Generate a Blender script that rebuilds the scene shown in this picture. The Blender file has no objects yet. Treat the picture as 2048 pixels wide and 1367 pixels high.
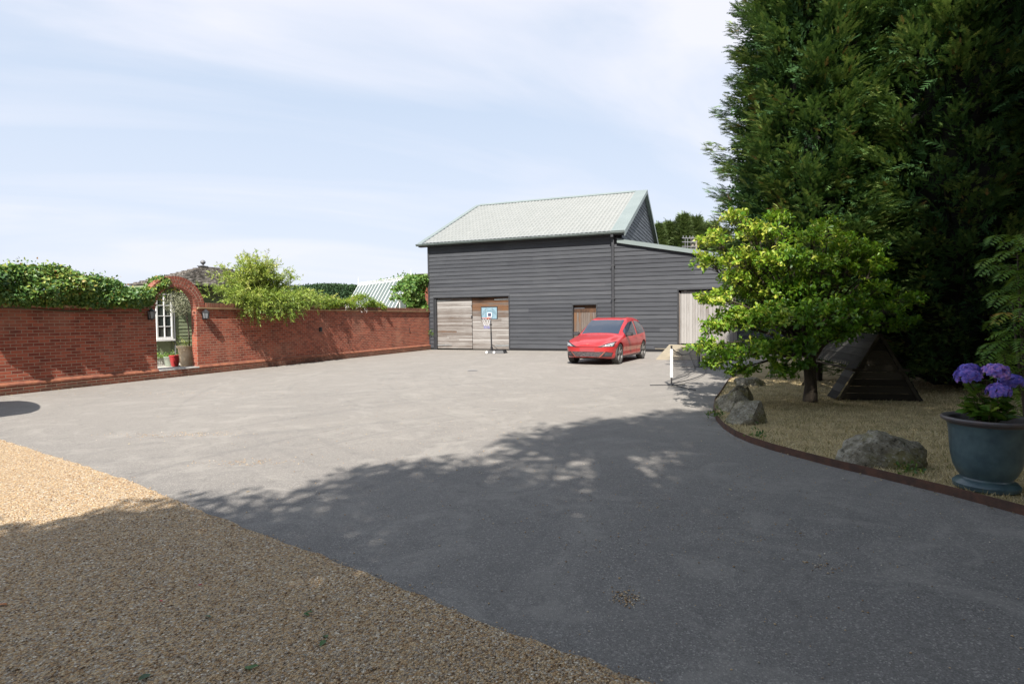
import bpy, math, random
import numpy as np
from math import sin, cos, pi, radians, sqrt
from mathutils import Matrix, Vector
SC = bpy.context.scene
COL = SC.collection
# ------------------------------------------------------------------ camera
HC = 1.55; FPX = 1150.0; PIT = .040; ROLL = .011
cam = bpy.data.cameras.new('camera'); cam.sensor_width = 36; cam.lens = FPX / 2048 * 36
cam.clip_start = .05; cam.clip_end = 3000
co = bpy.data.objects.new('camera', cam); COL.objects.link(co); SC.camera = co
co.matrix_world = Matrix.Translation((0, 0, HC)) @ Matrix.Rotation(pi / 2 - PIT, 4, 'X') @ Matrix.Rotation(-ROLL, 4, 'Z')
# ------------------------------------------------------------------ sky and sun
SUNH = Vector((-.079, -.883, 1.0)).normalized()          # towards the sun
ELEV = math.asin(SUNH.z); AZ = math.atan2(SUNH.x, SUNH.y)
sun = bpy.data.lights.new('sun', 'SUN'); sun.energy = 5.0; sun.angle = radians(.5); sun.color = (1, .95, .88)
so = bpy.data.objects.new('sun', sun); COL.objects.link(so); so.rotation_euler = SUNH.to_track_quat('Z', 'Y').to_euler()
SC.view_settings.view_transform = 'Standard'; SC.view_settings.look = 'None'
SC.view_settings.exposure = 1.0; SC.view_settings.gamma = 1
SC.cycles.max_bounces = 6; SC.cycles.transparent_max_bounces = 6; SC.cycles.diffuse_bounces = 3
W_ = bpy.data.worlds.new('World'); SC.world = W_; W_.use_nodes = True


def nd(nt, t, ins=None, **props):
    n = nt.nodes.new(t)
    for k, v in props.items(): setattr(n, k, v)
    for k, v in (ins or {}).items():
        if hasattr(v, 'links'): nt.links.new(v, n.inputs[k])
        else: n.inputs[k].default_value = v
    return n


def c4(c): return (c[0], c[1], c[2], 1)


def ramp(nt, fac, stops, interp='LINEAR'):
    n = nd(nt, 'ShaderNodeValToRGB', {'Fac': fac}); cr = n.color_ramp; cr.interpolation = interp
    while len(cr.elements) > 1: cr.elements.remove(cr.elements[-1])
    cr.elements[0].position = stops[0][0]; cr.elements[0].color = c4(stops[0][1])
    for p, c in stops[1:]:
        e = cr.elements.new(p); e.color = c4(c)
    return n.outputs['Color']


def gr(a): return (a, a, a)


def mixc(nt, f, a, b, mode='MIX'):
    n = nd(nt, 'ShaderNodeMix', data_type='RGBA', blend_type=mode)
    for i, v in ((0, f), (6, a), (7, b)):
        if hasattr(v, 'links'): nt.links.new(v, n.inputs[i])
        else: n.inputs[i].default_value = v if i == 0 else c4(v)
    return n.outputs[2]


def mth(nt, op, a, b=0.0, c=0.0):
    n = nd(nt, 'ShaderNodeMath', operation=op)
    for i, v in enumerate((a, b, c)):
        if hasattr(v, 'links'): nt.links.new(v, n.inputs[i])
        else: n.inputs[i].default_value = v
    return n.outputs[0]


wt_ = W_.node_tree; wt_.nodes.clear()
sky = nd(wt_, 'ShaderNodeTexSky', sky_type='NISHITA', sun_disc=False, sun_elevation=ELEV, sun_rotation=AZ,
         air_density=1.0, dust_density=2.2, ozone_density=1.2, altitude=50)
tc = nd(wt_, 'ShaderNodeTexCoord'); sep = nd(wt_, 'ShaderNodeSeparateXYZ', {0: tc.outputs['Generated']})
zz = mth(wt_, 'ADD', mth(wt_, 'MAXIMUM', sep.outputs['Z'], 0.0), .16)
cx = mth(wt_, 'DIVIDE', sep.outputs['X'], zz); cy = mth(wt_, 'DIVIDE', sep.outputs['Y'], zz)
# cirrus: a sheet of stretched fibres
vx = nd(wt_, 'ShaderNodeCombineXYZ', {'X': mth(wt_, 'ADD', mth(wt_, 'MULTIPLY', cx, .30), mth(wt_, 'MULTIPLY', cy, .16)),
                                      'Y': mth(wt_, 'SUBTRACT', mth(wt_, 'MULTIPLY', cy, .85), mth(wt_, 'MULTIPLY', cx, .42)), 'Z': .37}).outputs[0]
n1 = nd(wt_, 'ShaderNodeTexNoise', {'Vector': vx, 'Scale': 1.25, 'Detail': 7.0, 'Roughness': .5, 'Distortion': .7})
cl = ramp(wt_, n1.outputs['Fac'], [(.42, gr(0)), (.5, gr(.3)), (.62, gr(1))])
base = mixc(wt_, .75, sky.outputs['Color'], (4.9, 6.15, 7.9))
clf = mth(wt_, 'MULTIPLY', cl, .95)
cc = mixc(wt_, clf, base, (7.3, 7.35, 8.1))
hz = ramp(wt_, sep.outputs['Z'], [(0, gr(.85)), (.16, gr(.6)), (.5, gr(.05))])
cc = mixc(wt_, hz, cc, (6.8, 7.15, 8.05))
bg = nd(wt_, 'ShaderNodeBackground', {'Color': cc, 'Strength': .065})
nd(wt_, 'ShaderNodeOutputWorld', {'Surface': bg.outputs[0]})

# ------------------------------------------------------------------ object helpers


def prop(o, label=None, cat=None, group=None, kind=None):
    for k, v in (('label', label), ('category', cat), ('group', group), ('kind', kind)):
        if v: o[k] = v
    return o


def thing(name, label, cat, loc=(0, 0, 0), rz=0, group=None):
    o = bpy.data.objects.new(name, None); COL.objects.link(o); o.empty_display_size = .2
    o.location = loc; o.rotation_euler = (0, 0, rz)
    return prop(o, label, cat, group)


def mesh_np(name, V, F, mat, tint=None, smooth=False, parent=None):
    """V (n,3) array, F (m,k) int array of equal polygon size or list of tuples"""
    me = bpy.data.meshes.new(name)
    if isinstance(F, np.ndarray):
        m, k = F.shape
        me.vertices.add(len(V)); me.vertices.foreach_set('co', np.asarray(V, dtype=np.float32).ravel())
        me.loops.add(m * k); me.loops.foreach_set('vertex_index', F.astype(np.int32).ravel())
        me.polygons.add(m); me.polygons.foreach_set('loop_start', np.arange(0, m * k, k, dtype=np.int32))
        me.polygons.foreach_set('loop_total', np.full(m, k, dtype=np.int32))
        me.update(calc_edges=True)
    else:
        me.from_pydata([tuple(v) for v in V], [], F)
    if tint is not None:
        a = me.attributes.new('tint', 'FLOAT', 'POINT'); a.data.foreach_set('value', np.asarray(tint, dtype=np.float32))
    if smooth: me.polygons.foreach_set('use_smooth', np.ones(len(me.polygons), dtype=bool))
    me.update(); me.materials.append(mat)
    o = bpy.data.objects.new(name, me); COL.objects.link(o)
    if parent: o.parent = parent
    return o


class MB:
    def __init__(s): s.v = []; s.f = []; s.t = []

    def add(s, vs, fs, t=.5):
        b = len(s.v); s.v += [tuple(v) for v in vs]; s.t += [t] * len(vs); s.f += [tuple(i + b for i in f) for f in fs]
        return s

    def box(s, x0, x1, y0, y1, z0, z1, t=.5):
        v = [(x, y, z) for z in (z0, z1) for y in (y0, y1) for x in (x0, x1)]
        return s.add(v, [(0, 2, 3, 1), (4, 5, 7, 6), (0, 1, 5, 4), (2, 6, 7, 3), (0, 4, 6, 2), (1, 3, 7, 5)], t)

    def prism(s, poly, y0, y1, t=.5, ax='y'):
        n = len(poly)
        if ax == 'y': v = [(p[0], y0, p[1]) for p in poly] + [(p[0], y1, p[1]) for p in poly]
        elif ax == 'x': v = [(y0, p[0], p[1]) for p in poly] + [(y1, p[0], p[1]) for p in poly]
        else: v = [(p[0], p[1], y0) for p in poly] + [(p[0], p[1], y1) for p in poly]
        f = [tuple(range(n)), tuple(range(2 * n - 1, n - 1, -1))] + [(i, i + n, (i + 1) % n + n, (i + 1) % n) for i in range(n)]
        return s.add(v, f, t)

    def tube(s, pts, r, n=6, t=.5, cap=True):
        pts = [Vector(p) for p in pts]
        if not hasattr(r, '__len__'): r = [r] * len(pts)
        vs = []; up = Vector((.13, .21, 1)).normalized()
        for i, p in enumerate(pts):
            d = (pts[min(i + 1, len(pts) - 1)] - pts[max(i - 1, 0)]).normalized()
            u = d.cross(up)
            if u.length < .1: u = d.cross(Vector((1, 0, 0)))
            u.normalize(); w = d.cross(u)
            for k in range(n):
                a = 2 * pi * k / n; vs.append(p + (u * cos(a) + w * sin(a)) * r[i])
        fs = []
        for i in range(len(pts) - 1):
            for k in range(n):
                fs.append((i * n + k, i * n + (k + 1) % n, (i + 1) * n + (k + 1) % n, (i + 1) * n + k))
        if cap: fs += [tuple(range(n - 1, -1, -1)), tuple((len(pts) - 1) * n + k for k in range(n))]
        return s.add(vs, fs, t)

    def lathe(s, prof, n=24, c=(0, 0, 0), t=.5, sx=1, sy=1):
        vs = []; m = len(prof)
        for k in range(n):
            a = 2 * pi * k / n
            vs += [(c[0] + p[0] * cos(a) * sx, c[1] + p[0] * sin(a) * sy, c[2] + p[1]) for p in prof]
        fs = [(k * m + i, ((k + 1) % n) * m + i, ((k + 1) % n) * m + i + 1, k * m + i + 1) for k in range(n) for i in range(m - 1)]
        return s.add(vs, fs, t)

    def build(s, name, mat, parent=None, smooth=False, bevel=0):
        o = mesh_np(name, s.v, s.f, mat, s.t, smooth, parent)
        if bevel:
            b = o.modifiers.new('b', 'BEVEL'); b.width = bevel; b.segments = 2; b.limit_method = 'ANGLE'; b.angle_limit = radians(35)
        if smooth:
            try: o.data.set_sharp_from_angle(angle=radians(40))
            except Exception: pass
        return o


# ------------------------------------------------------------------ materials


def newmat(name):
    m = bpy.data.materials.new(name); m.use_nodes = True; nt = m.node_tree
    return m, nt, nt.nodes['Principled BSDF'], nd(nt, 'ShaderNodeTexCoord').outputs['Object']


def pm(name, c1, c2=None, scale=4., rough=.6, bump=0., bscale=60., metal=0., coat=0., spec=.5, detail=5., stretch=None, lo=.35, hi=.65):
    m, nt, b, tc = newmat(name)
    v = tc
    if stretch: v = nd(nt, 'ShaderNodeMapping', {'Vector': tc, 'Scale': stretch}).outputs[0]
    if c2 is not None:
        n = nd(nt, 'ShaderNodeTexNoise', {'Vector': v, 'Scale': scale, 'Detail': detail, 'Roughness': .6})
        nt.links.new(ramp(nt, n.outputs['Fac'], [(lo, c1), (hi, c2)]), b.inputs['Base Color'])
    else: b.inputs['Base Color'].default_value = c4(c1)
    b.inputs['Roughness'].default_value = rough; b.inputs['Metallic'].default_value = metal
    b.inputs['Coat Weight'].default_value = coat; b.inputs['Specular IOR Level'].default_value = spec
    if bump:
        n = nd(nt, 'ShaderNodeTexNoise', {'Vector': v, 'Scale': bscale, 'Detail': 4.0})
        bp = nd(nt, 'ShaderNodeBump', {'Strength': bump, 'Distance': .01, 'Height': n.outputs['Fac']})
        nt.links.new(bp.outputs[0], b.inputs['Normal'])
    return m


def attr(nt): return nd(nt, 'ShaderNodeAttribute', attribute_name='tint').outputs['Fac']


def leafmat(name, stops, transl=.3, rough=.5, tcol=None, spec=.35):
    m, nt, b, tc = newmat(name)
    col = ramp(nt, attr(nt), stops)
    nt.links.new(col, b.inputs['Base Color']); b.inputs['Roughness'].default_value = rough
    b.inputs['Specular IOR Level'].default_value = spec
    tr = nd(nt, 'ShaderNodeBsdfTranslucent', {'Color': mixc(nt, .5, col, tcol or (.25, .32, .03))})
    mx = nd(nt, 'ShaderNodeMixShader', {0: transl, 1: b.outputs[0], 2: tr.outputs[0]})
    nt.links.new(mx.outputs[0], nt.nodes['Material Output'].inputs['Surface'])
    return m


def woodmat(name, stops, axis='x', rough=.8, bump=.35, grain=1.0, spec=.3):
    m, nt, b, tc = newmat(name)
    s = {'x': (1.2, 14, 34), 'z': (34, 14, 1.2), 'y': (34, 1.2, 34)}[axis]
    v = nd(nt, 'ShaderNodeMapping', {'Vector': tc, 'Scale': s}).outputs[0]
    n = nd(nt, 'ShaderNodeTexNoise', {'Vector': v, 'Scale': 1.6 * grain, 'Detail': 6.0, 'Roughness': .65})
    n2 = nd(nt, 'ShaderNodeTexNoise', {'Vector': tc, 'Scale': 1.1, 'Detail': 4.0})
    f = mth(nt, 'ADD', attr(nt), mth(nt, 'MULTIPLY', mth(nt, 'SUBTRACT', n.outputs['Fac'], .5), .9))
    f = mth(nt, 'ADD', f, mth(nt, 'MULTIPLY', mth(nt, 'SUBTRACT', n2.outputs['Fac'], .5), .35))
    nt.links.new(ramp(nt, f, stops), b.inputs['Base Color'])
    b.inputs['Roughness'].default_value = rough; b.inputs['Specular IOR Level'].default_value = spec
    bp = nd(nt, 'ShaderNodeBump', {'Strength': bump, 'Distance': .006, 'Height': n.outputs['Fac']})
    nt.links.new(bp.outputs[0], b.inputs['Normal'])
    return m


def brickmat(name, c1, c2, mortar, w=.225, h=.075, vert=False, dirt=.0, mort=.008):
    m, nt, b, tc = newmat(name)
    sp = nd(nt, 'ShaderNodeSeparateXYZ', {0: tc})
    # x + y along the face lets the reveals carry courses too
    u = mth(nt, 'ADD', sp.outputs['X'], sp.outputs['Y'])
    v = nd(nt, 'ShaderNodeCombineXYZ', {'X': u, 'Y': sp.outputs['Z']}).outputs[0]
    nz = nd(nt, 'ShaderNodeTexNoise', {'Vector': tc, 'Scale': 9.0, 'Detail': 3.0})
    vv = nd(nt, 'ShaderNodeVectorMath', {0: v, 1: nd(nt, 'ShaderNodeVectorMath', {0: nz.outputs['Color'], 'Scale': .008}, operation='SCALE').outputs[0]}, operation='ADD').outputs[0]
    bt = nd(nt, 'ShaderNodeTexBrick', {'Vector': vv, 'Color1': c4((0, 0, 0)), 'Color2': c4((1, 1, 1)), 'Mortar': c4((.5, .5, .5)), 'Scale': 1.0,
                                       'Mortar Size': mort, 'Mortar Smooth': .3, 'Bias': 0.0, 'Brick Width': w, 'Row Height': h})
    bt.offset = .5
    n2 = nd(nt, 'ShaderNodeTexNoise', {'Vector': tc, 'Scale': 45.0, 'Detail': 4.0})
    n3 = nd(nt, 'ShaderNodeTexNoise', {'Vector': tc, 'Scale': .9, 'Detail': 5.0})
    f = mth(nt, 'ADD', mth(nt, 'MULTIPLY', bt.outputs['Color'], .65), mth(nt, 'MULTIPLY', n2.outputs['Fac'], .35))
    bc = ramp(nt, f, [(.1, c1), (.5, tuple((a + b_) / 2 for a, b_ in zip(c1, c2))), (.9, c2)])
    bc = mixc(nt, ramp(nt, n3.outputs['Fac'], [(.52, gr(0)), (.74, gr(.42))]), bc, (.36, .18, .12))
    n4 = nd(nt, 'ShaderNodeTexNoise', {'Vector': tc, 'Scale': 1.9, 'Detail': 7.0, 'Roughness': .7})
    bc = mixc(nt, ramp(nt, n4.outputs['Fac'], [(.34, gr(.55)), (.5, gr(0))]), bc, (.075, .028, .022))
    mc = mixc(nt, n2.outputs['Fac'], mortar, tuple(x * .62 for x in mortar))
    col = mixc(nt, bt.outputs['Fac'], bc, mc)
    if dirt:
        d = ramp(nt, mth(nt, 'ADD', mth(nt, 'MULTIPLY', sp.outputs['Z'], 2.2), n3.outputs['Fac']), [(.35, gr(dirt)), (.95, gr(0))])
        col = mixc(nt, d, col, (.045, .04, .03))
    nt.links.new(col, b.inputs['Base Color']); b.inputs['Roughness'].default_value = .9; b.inputs['Specular IOR Level'].default_value = .2
    hh = mth(nt, 'ADD', mth(nt, 'MULTIPLY', mth(nt, 'SUBTRACT', 1.0, bt.outputs['Fac']), 1.0), mth(nt, 'MULTIPLY', n2.outputs['Fac'], .5))
    bp = nd(nt, 'ShaderNodeBump', {'Strength': .5, 'Distance': .006, 'Height': hh}); nt.links.new(bp.outputs[0], b.inputs['Normal'])
    return m


M = {}
# tarmac
m, nt, b, tcx = newmat('tarmac'); M['tarmac'] = m
v1 = nd(nt, 'ShaderNodeTexVoronoi', {'Vector': tcx, 'Scale': 130.0}); v2 = nd(nt, 'ShaderNodeTexVoronoi', {'Vector': tcx, 'Scale': 230.0})
nb = nd(nt, 'ShaderNodeTexNoise', {'Vector': tcx, 'Scale': .42, 'Detail': 7.0, 'Roughness': .62, 'Distortion': .6})
nm = nd(nt, 'ShaderNodeTexNoise', {'Vector': tcx, 'Scale': 5.5, 'Detail': 6.0, 'Roughness': .7})
agg = ramp(nt, nd(nt, 'ShaderNodeSeparateColor', {0: v1.outputs['Color']}).outputs[0], [(0, (.066, .062, .060)), (.5, (.142, .134, .127)), (.86, (.205, .192, .18)), (1, (.46, .43, .39))])
agg = mixc(nt, .35, agg, ramp(nt, nd(nt, 'ShaderNodeSeparateColor', {0: v2.outputs['Color']}).outputs[1], [(0, (.075, .07, .067)), (1, (.235, .222, .208))]))
big = ramp(nt, nb.outputs['Fac'], [(.3, gr(.0)), (.5, gr(.45)), (.72, gr(1))])
col = mixc(nt, mth(nt, 'MULTIPLY', big, .5), agg, (.255, .235, .21))          # dusty pale patches
spx = nd(nt, 'ShaderNodeSeparateXYZ', {0: tcx})
far = ramp(nt, mth(nt, 'MULTIPLY', spx.outputs['Y'], .05), [(.15, gr(0)), (.45, gr(.5)), (1, gr(.62))])   # dustier and more worn towards the barn
col = mixc(nt, far, col, (.24, .219, .193))
# curved tyre scuffs round two centres
for cxx, cyy, sc, am in ((6., 2., 1.4, .28), (-14., 30., 1.1, .24), (9., 17., 1.8, .18)):
    dv = nd(nt, 'ShaderNodeVectorMath', {0: tcx, 1: (cxx, cyy, 0)}, operation='DISTANCE').outputs['Value']
    na = nd(nt, 'ShaderNodeTexNoise', {'Vector': nd(nt, 'ShaderNodeCombineXYZ', {'X': mth(nt, 'MULTIPLY', dv, 3.4), 'Y': mth(nt, 'MULTIPLY', spx.outputs['X'], .12)}).outputs[0], 'Scale': sc, 'Detail': 5.0})
    col = mixc(nt, ramp(nt, na.outputs['Fac'], [(.3, gr(am)), (.42, gr(0))]), col, (.12, .115, .11))
col = mixc(nt, ramp(nt, nm.outputs['Fac'], [(.26, gr(.7)), (.44, gr(0))]), col, (.11, .103, .095))
nq = nd(nt, 'ShaderNodeTexNoise', {'Vector': tcx, 'Scale': 1.4, 'Detail': 8.0, 'Roughness': .7, 'Distortion': 1.2})
col = mixc(nt, ramp(nt, nq.outputs['Fac'], [(.5, gr(0)), (.62, gr(.38))]), col, (.30, .28, .25))
nt.links.new(col, b.inputs['Base Color']); b.inputs['Roughness'].default_value = .82; b.inputs['Specular IOR Level'].default_value = .35
bp = nd(nt, 'ShaderNodeBump', {'Strength': .55, 'Distance': .006, 'Height': mth(nt, 'ADD', v1.outputs['Distance'], mth(nt, 'MULTIPLY', nm.outputs['Fac'], .6))})
nt.links.new(bp.outputs[0], b.inputs['Normal'])
# gravel
m, nt, b, tcx = newmat('gravel'); M['gravel'] = m
nw = nd(nt, 'ShaderNodeTexNoise', {'Vector': tcx, 'Scale': 60.0, 'Detail': 2.0})
vv = nd(nt, 'ShaderNodeVectorMath', {0: tcx, 1: nd(nt, 'ShaderNodeVectorMath', {0: nw.outputs['Color'], 'Scale': .008}, operation='SCALE').outputs[0]}, operation='ADD').outputs[0]
v1 = nd(nt, 'ShaderNodeTexVoronoi', {'Vector': vv, 'Scale': 92.0})
nb = nd(nt, 'ShaderNodeTexNoise', {'Vector': tcx, 'Scale': 1.1, 'Detail': 5.0, 'Roughness': .6})
GRAV = [(0, (.14, .08, .04)), (.2, (.42, .255, .12)), (.42, (.58, .40, .21)), (.55, (.31, .26, .21)), (.7, (.64, .49, .30)), (.85, (.22, .165, .125)), (1, (.82, .73, .58))]
col = ramp(nt, nd(nt, 'ShaderNodeSeparateColor', {0: v1.outputs['Color']}).outputs[0], GRAV)
col = mixc(nt, ramp(nt, v1.outputs['Distance'], [(.0, gr(0)), (.6, gr(0)), (.9, gr(.7))]), col, (.12, .085, .055))
col = mixc(nt, ramp(nt, nb.outputs['Fac'], [(.35, gr(0)), (.7, gr(.22))]), col, (.44, .32, .19))
nt.links.new(col, b.inputs['Base Color']); b.inputs['Roughness'].default_value = .8; b.inputs['Specular IOR Level'].default_value = .3
hh = mth(nt, 'ADD', mth(nt, 'MULTIPLY', mth(nt, 'SUBTRACT', 1.0, v1.outputs['Distance']), 1.0), mth(nt, 'MULTIPLY', nd(nt, 'ShaderNodeSeparateColor', {0: v1.outputs['Color']}).outputs[2], .5))
bp = nd(nt, 'ShaderNodeBump', {'Strength': 1.0, 'Distance': .011, 'Height': hh}); nt.links.new(bp.outputs[0], b.inputs['Normal'])
m, nt, b, tcx = newmat('pebble'); M['pebble'] = m
nt.links.new(ramp(nt, attr(nt), GRAV), b.inputs['Base Color']); b.inputs['Roughness'].default_value = .75
M['lawn'] = pm('dry_lawn', (.45, .35, .20), (.27, .22, .115), 3.0, .95, .8, 120, detail=8, spec=.1)
M['earth'] = pm('field_ground', (.10, .11, .045), (.06, .07, .03), .5, .95)
M['paving'] = pm('paving', (.45, .42, .38), (.36, .34, .3), 3, .85, .2, 40)
M['barnboard'] = woodmat('black_stained_board', [(.1, (.030, .032, .038)), (.5, (.048, .051, .058)), (.85, (.068, .071, .078)), (1.2, (.10, .10, .105))], 'x', .72, .4)
M['gableboard'] = woodmat('black_stained_gable_board', [(.1, (.035, .04, .048)), (.5, (.055, .062, .073)), (.85, (.08, .088, .10)), (1.2, (.11, .12, .13))], 'y', .6, .3)
M['dark'] = pm('dark_void', (.008, .008, .009), rough=.9)
M['trim'] = pm('dark_trim', (.022, .023, .027), (.035, .036, .04), 3, .55)
M['metalroof'] = pm('grey_green_flashing', (.165, .197, .192), (.19, .222, .216), .8, .5, .1, 3, spec=.3)
M['rust'] = pm('rusty_steel', (.12, .055, .033), (.06, .035, .025), 9, .85, .4, 90)
WGREY = [(0, (.02, .015, .012)), (.15, (.075, .04, .024)), (.32, (.17, .085, .04)), (.45, (.11, .085, .07)), (.7, (.18, .16, .145)), (1, (.32, .305, .29))]
M['doorwood'] = woodmat('weathered_door_board', WGREY, 'x', .85, .5)
M['vdoor'] = woodmat('weathered_vertical_board', WGREY, 'z', .85, .5)
M['brick'] = brickmat('red_brick', (.155, .036, .024), (.35, .092, .052), (.33, .22, .16))
M['plinthbrick'] = brickmat('plinth_brick', (.10, .026, .016), (.24, .065, .036), (.28, .21, .15), dirt=.75)
M['copingbrick'] = brickmat('coping_brick', (.10, .035, .022), (.19, .075, .045), (.25, .18, .13), w=.075, h=.4)
M['orange'] = pm('orange_cant_brick', (.25, .092, .046), (.15, .05, .03), 6, .85, .3, 60)
M['mould'] = pm('buff_moulding', (.33, .22, .12), (.22, .12, .07), 5, .85, .3, 60)
M['mortar'] = pm('mortar', (.46, .36, .27), (.34, .26, .19), 20, .95)
M['vouss'] = pm('arch_brick', (.17, .04, .025), (.25, .07, .04), 12, .9, .4, 80)
M['stone'] = pm('step_stone', (.42, .4, .37), (.3, .28, .26), 5, .85, .3, 50)
M['concrete'] = pm('old_concrete', (.32, .27, .19), (.22, .19, .14), 2.5, .9, .4, 40)
M['green'] = woodmat('sage_green_board', [(0, (.12, .15, .085)), (.5, (.20, .235, .14)), (1, (.25, .28, .18))], 'x', .7, .1)
M['white'] = pm('white_paint', (.78, .78, .77), (.7, .7, .69), 5, .4)
M['glass'] = pm('dark_window_glass', (.03, .04, .04), (.06, .07, .06), 3, .06, spec=.8)
M['shingle'] = woodmat('cedar_shingle', [(0, (.05, .045, .04)), (.5, (.12, .105, .09)), (1, (.22, .2, .18))], 'x', .9, .5)
M['black'] = pm('black_metal', (.018, .018, .02), (.03, .03, .032), 8, .4)
M['blackp'] = pm('black_plastic', (.02, .02, .022), rough=.5)
M['lead'] = pm('lead_grey', (.16, .16, .17), (.1, .1, .11), 6, .6)
M['bark'] = pm('bark', (.075, .058, .042), (.035, .028, .02), 14, .95, .9, 40, stretch=(1, 1, .25))
M['stem'] = pm('stem', (.09, .07, .04), (.06, .06, .025), 10, .8)


# ------------------------------------------------------------------ foliage
def unit(a): return a / np.maximum(np.linalg.norm(a, axis=-1, keepdims=True), 1e-9)


SHAPES = {  # (along, across, lift): first vertex is the stalk
    'diamond': ([(0, 0, 0), (.45, -.5, .12), (1, 0, -.05), (.45, .5, .12)], [(0, 1, 2), (0, 2, 3)]),
    'ovate': ([(0, 0, 0), (.35, -.5, .12), (.75, -.36, .1), (1, 0, -.12), (.75, .36, .1), (.35, .5, .12), (.5, 0, 0)],
              [(0, 1, 6), (1, 2, 6), (2, 3, 6), (3, 4, 6), (4, 5, 6), (5, 0, 6)]),
    'obovate': ([(0, 0, 0), (.4, -.3, .1), (.72, -.5, .12), (1, 0, -.15), (.72, .5, .12), (.4, .3, .1), (.6, 0, 0)],
                [(0, 1, 6), (1, 2, 6), (2, 3, 6), (3, 4, 6), (4, 5, 6), (5, 0, 6)]),
    'needle': ([(0, -.5, 0), (1, 0, 0), (0, .5, 0)], [(0, 1, 2)]),
}


def spray_shape(pairs=8):
    v = []; f = []
    def tri(a, b_, c):
        i = len(v); v.extend([a, b_, c]); f.append((i, i + 1, i + 2))
    tri((0, -.025, 0), (1, 0, -.10), (0, .025, 0))
    for i in range(pairs):
        t = .08 + .86 * i / pairs; L = .40 * (1 - t * .72); zz = -.1 * t * t
        for s in (-1, 1):
            a = s * (.62 + .15 * (i % 2)); c_, s_ = cos(a), sin(a)
            tri((t - .06, 0, zz), (t + L * c_, L * s_, zz - .05 + .02 * (i % 3)), (t + .09, 0, zz))
    return v, f


SHAPES['spray'] = spray_shape(8); SHAPES['spray5'] = spray_shape(5)


def leaf_arrays(P, D, N, L, Wd, tint, shape):
    """one leaf per row: position P, direction D, face normal N, length L, width Wd"""
    sv, sf = SHAPES[shape]; sv = np.array(sv); sf = np.array(sf); n = len(P); k = len(sv)
    D = unit(D); S = unit(np.cross(N, D)); U = np.cross(D, S)
    L = np.broadcast_to(L, (n,)); Wd = np.broadcast_to(Wd, (n,)); tint = np.broadcast_to(tint, (n,))
    V = P[:, None, :] + D[:, None, :] * (sv[None, :, 0] * L[:, None])[..., None] + S[:, None, :] * (sv[None, :, 1] * Wd[:, None])[..., None] + U[:, None, :] * (sv[None, :, 2] * Wd[:, None])[..., None]
    F = (np.arange(n)[:, None, None] * k + sf[None]).reshape(-1, sf.shape[1])
    return V.reshape(-1, 3), F, np.repeat(tint, k)


def leaf_object(name, parts, mat, parent=None):
    Vs = []; Fs = []; Ts = []; o = 0
    for V, F, T in parts:
        Vs.append(V); Fs.append(F + o); Ts.append(T); o += len(V)
    return mesh_np(name, np.concatenate(Vs), np.concatenate(Fs), mat, np.concatenate(Ts), False, parent)


def rdir(rng, n, up=0.):
    d = unit(rng.normal(size=(n, 3))); d[:, 2] += up; return unit(d)


def tints(rng, n, mu=.5, sd=.2): return np.clip(rng.normal(mu, sd, n), 0, 1)


M['conifer'] = leafmat('conifer_foliage', [(0, (.018, .048, .018)), (.35, (.052, .115, .036)), (.62, (.125, .20, .055)), (.93, (.33, .39, .11)), (1, (.24, .15, .055))], .18, .7, (.10, .16, .02), .15)
M['farconifer'] = leafmat('far_conifer_foliage', [(0, (.03, .05, .02)), (.4, (.075, .115, .04)), (.7, (.14, .19, .07)), (1, (.22, .24, .10))], .2, .7, (.2, .28, .06), .15)
M['magnolia'] = leafmat('bright_broad_leaf', [(0, (.016, .05, .006)), (.36, (.045, .125, .010)), (.66, (.12, .235, .018)), (.9, (.27, .35, .035)), (1, (.42, .43, .07))], .3, .42, (.3, .45, .02), .3)
M['ivy'] = leafmat('climber_leaf', [(0, (.02, .06, .018)), (.35, (.055, .13, .03)), (.65, (.14, .23, .05)), (.88, (.30, .34, .06)), (1, (.34, .17, .06))], .22, .45, (.2, .3, .03), .4)
M['willow'] = leafmat('narrow_leaf', [(0, (.06, .11, .022)), (.35, (.16, .25, .04)), (.7, (.34, .42, .07)), (1, (.55, .54, .16))], .3, .45, (.35, .42, .05), .4)
M['wisteria'] = leafmat('yellow_green_leaf', [(0, (.04, .09, .012)), (.4, (.11, .19, .02)), (.75, (.24, .31, .035)), (1, (.36, .33, .06))], .3, .5, (.35, .45, .04))
M['vine'] = leafmat('vine_leaf', [(0, (.03, .09, .02)), (.5, (.10, .20, .04)), (1, (.28, .36, .1))], .28, .5)
M['hedge'] = leafmat('yew_hedge', [(0, (.01, .028, .01)), (.6, (.025, .06, .02)), (1, (.05, .10, .03))], .1, .6)
M['olive'] = leafmat('silvery_leaf', [(0, (.08, .09, .05)), (.5, (.2, .21, .12)), (1, (.42, .42, .3))], .2, .5, (.3, .3, .15))
M['ash'] = leafmat('feathery_leaf', [(0, (.03, .075, .01)), (.5, (.085, .18, .018)), (.85, (.20, .29, .03)), (1, (.42, .2, .05))], .3, .5)
M['hydleaf'] = leafmat('hydrangea_leaf', [(0, (.03, .09, .01)), (.6, (.09, .2, .02)), (1, (.22, .3, .04))], .25, .45)
M['petal'] = leafmat('hydrangea_petal', [(0, (.13, .12, .55)), (.35, (.24, .20, .68)), (.65, (.42, .22, .66)), (1, (.68, .36, .72))], .3, .6, (.35, .2, .6))
M['far'] = leafmat('distant_leaf', [(0, (.05, .09, .04)), (.5, (.11, .16, .07)), (1, (.2, .24, .11))], .2, .6)
M['grassb'] = leafmat('dry_grass_blade', [(0, (.09, .11, .03)), (.16, (.22, .19, .07)), (.5, (.64, .51, .28)), (1, (.82, .71, .46))], .2, .8, (.4, .32, .15), .1)


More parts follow.
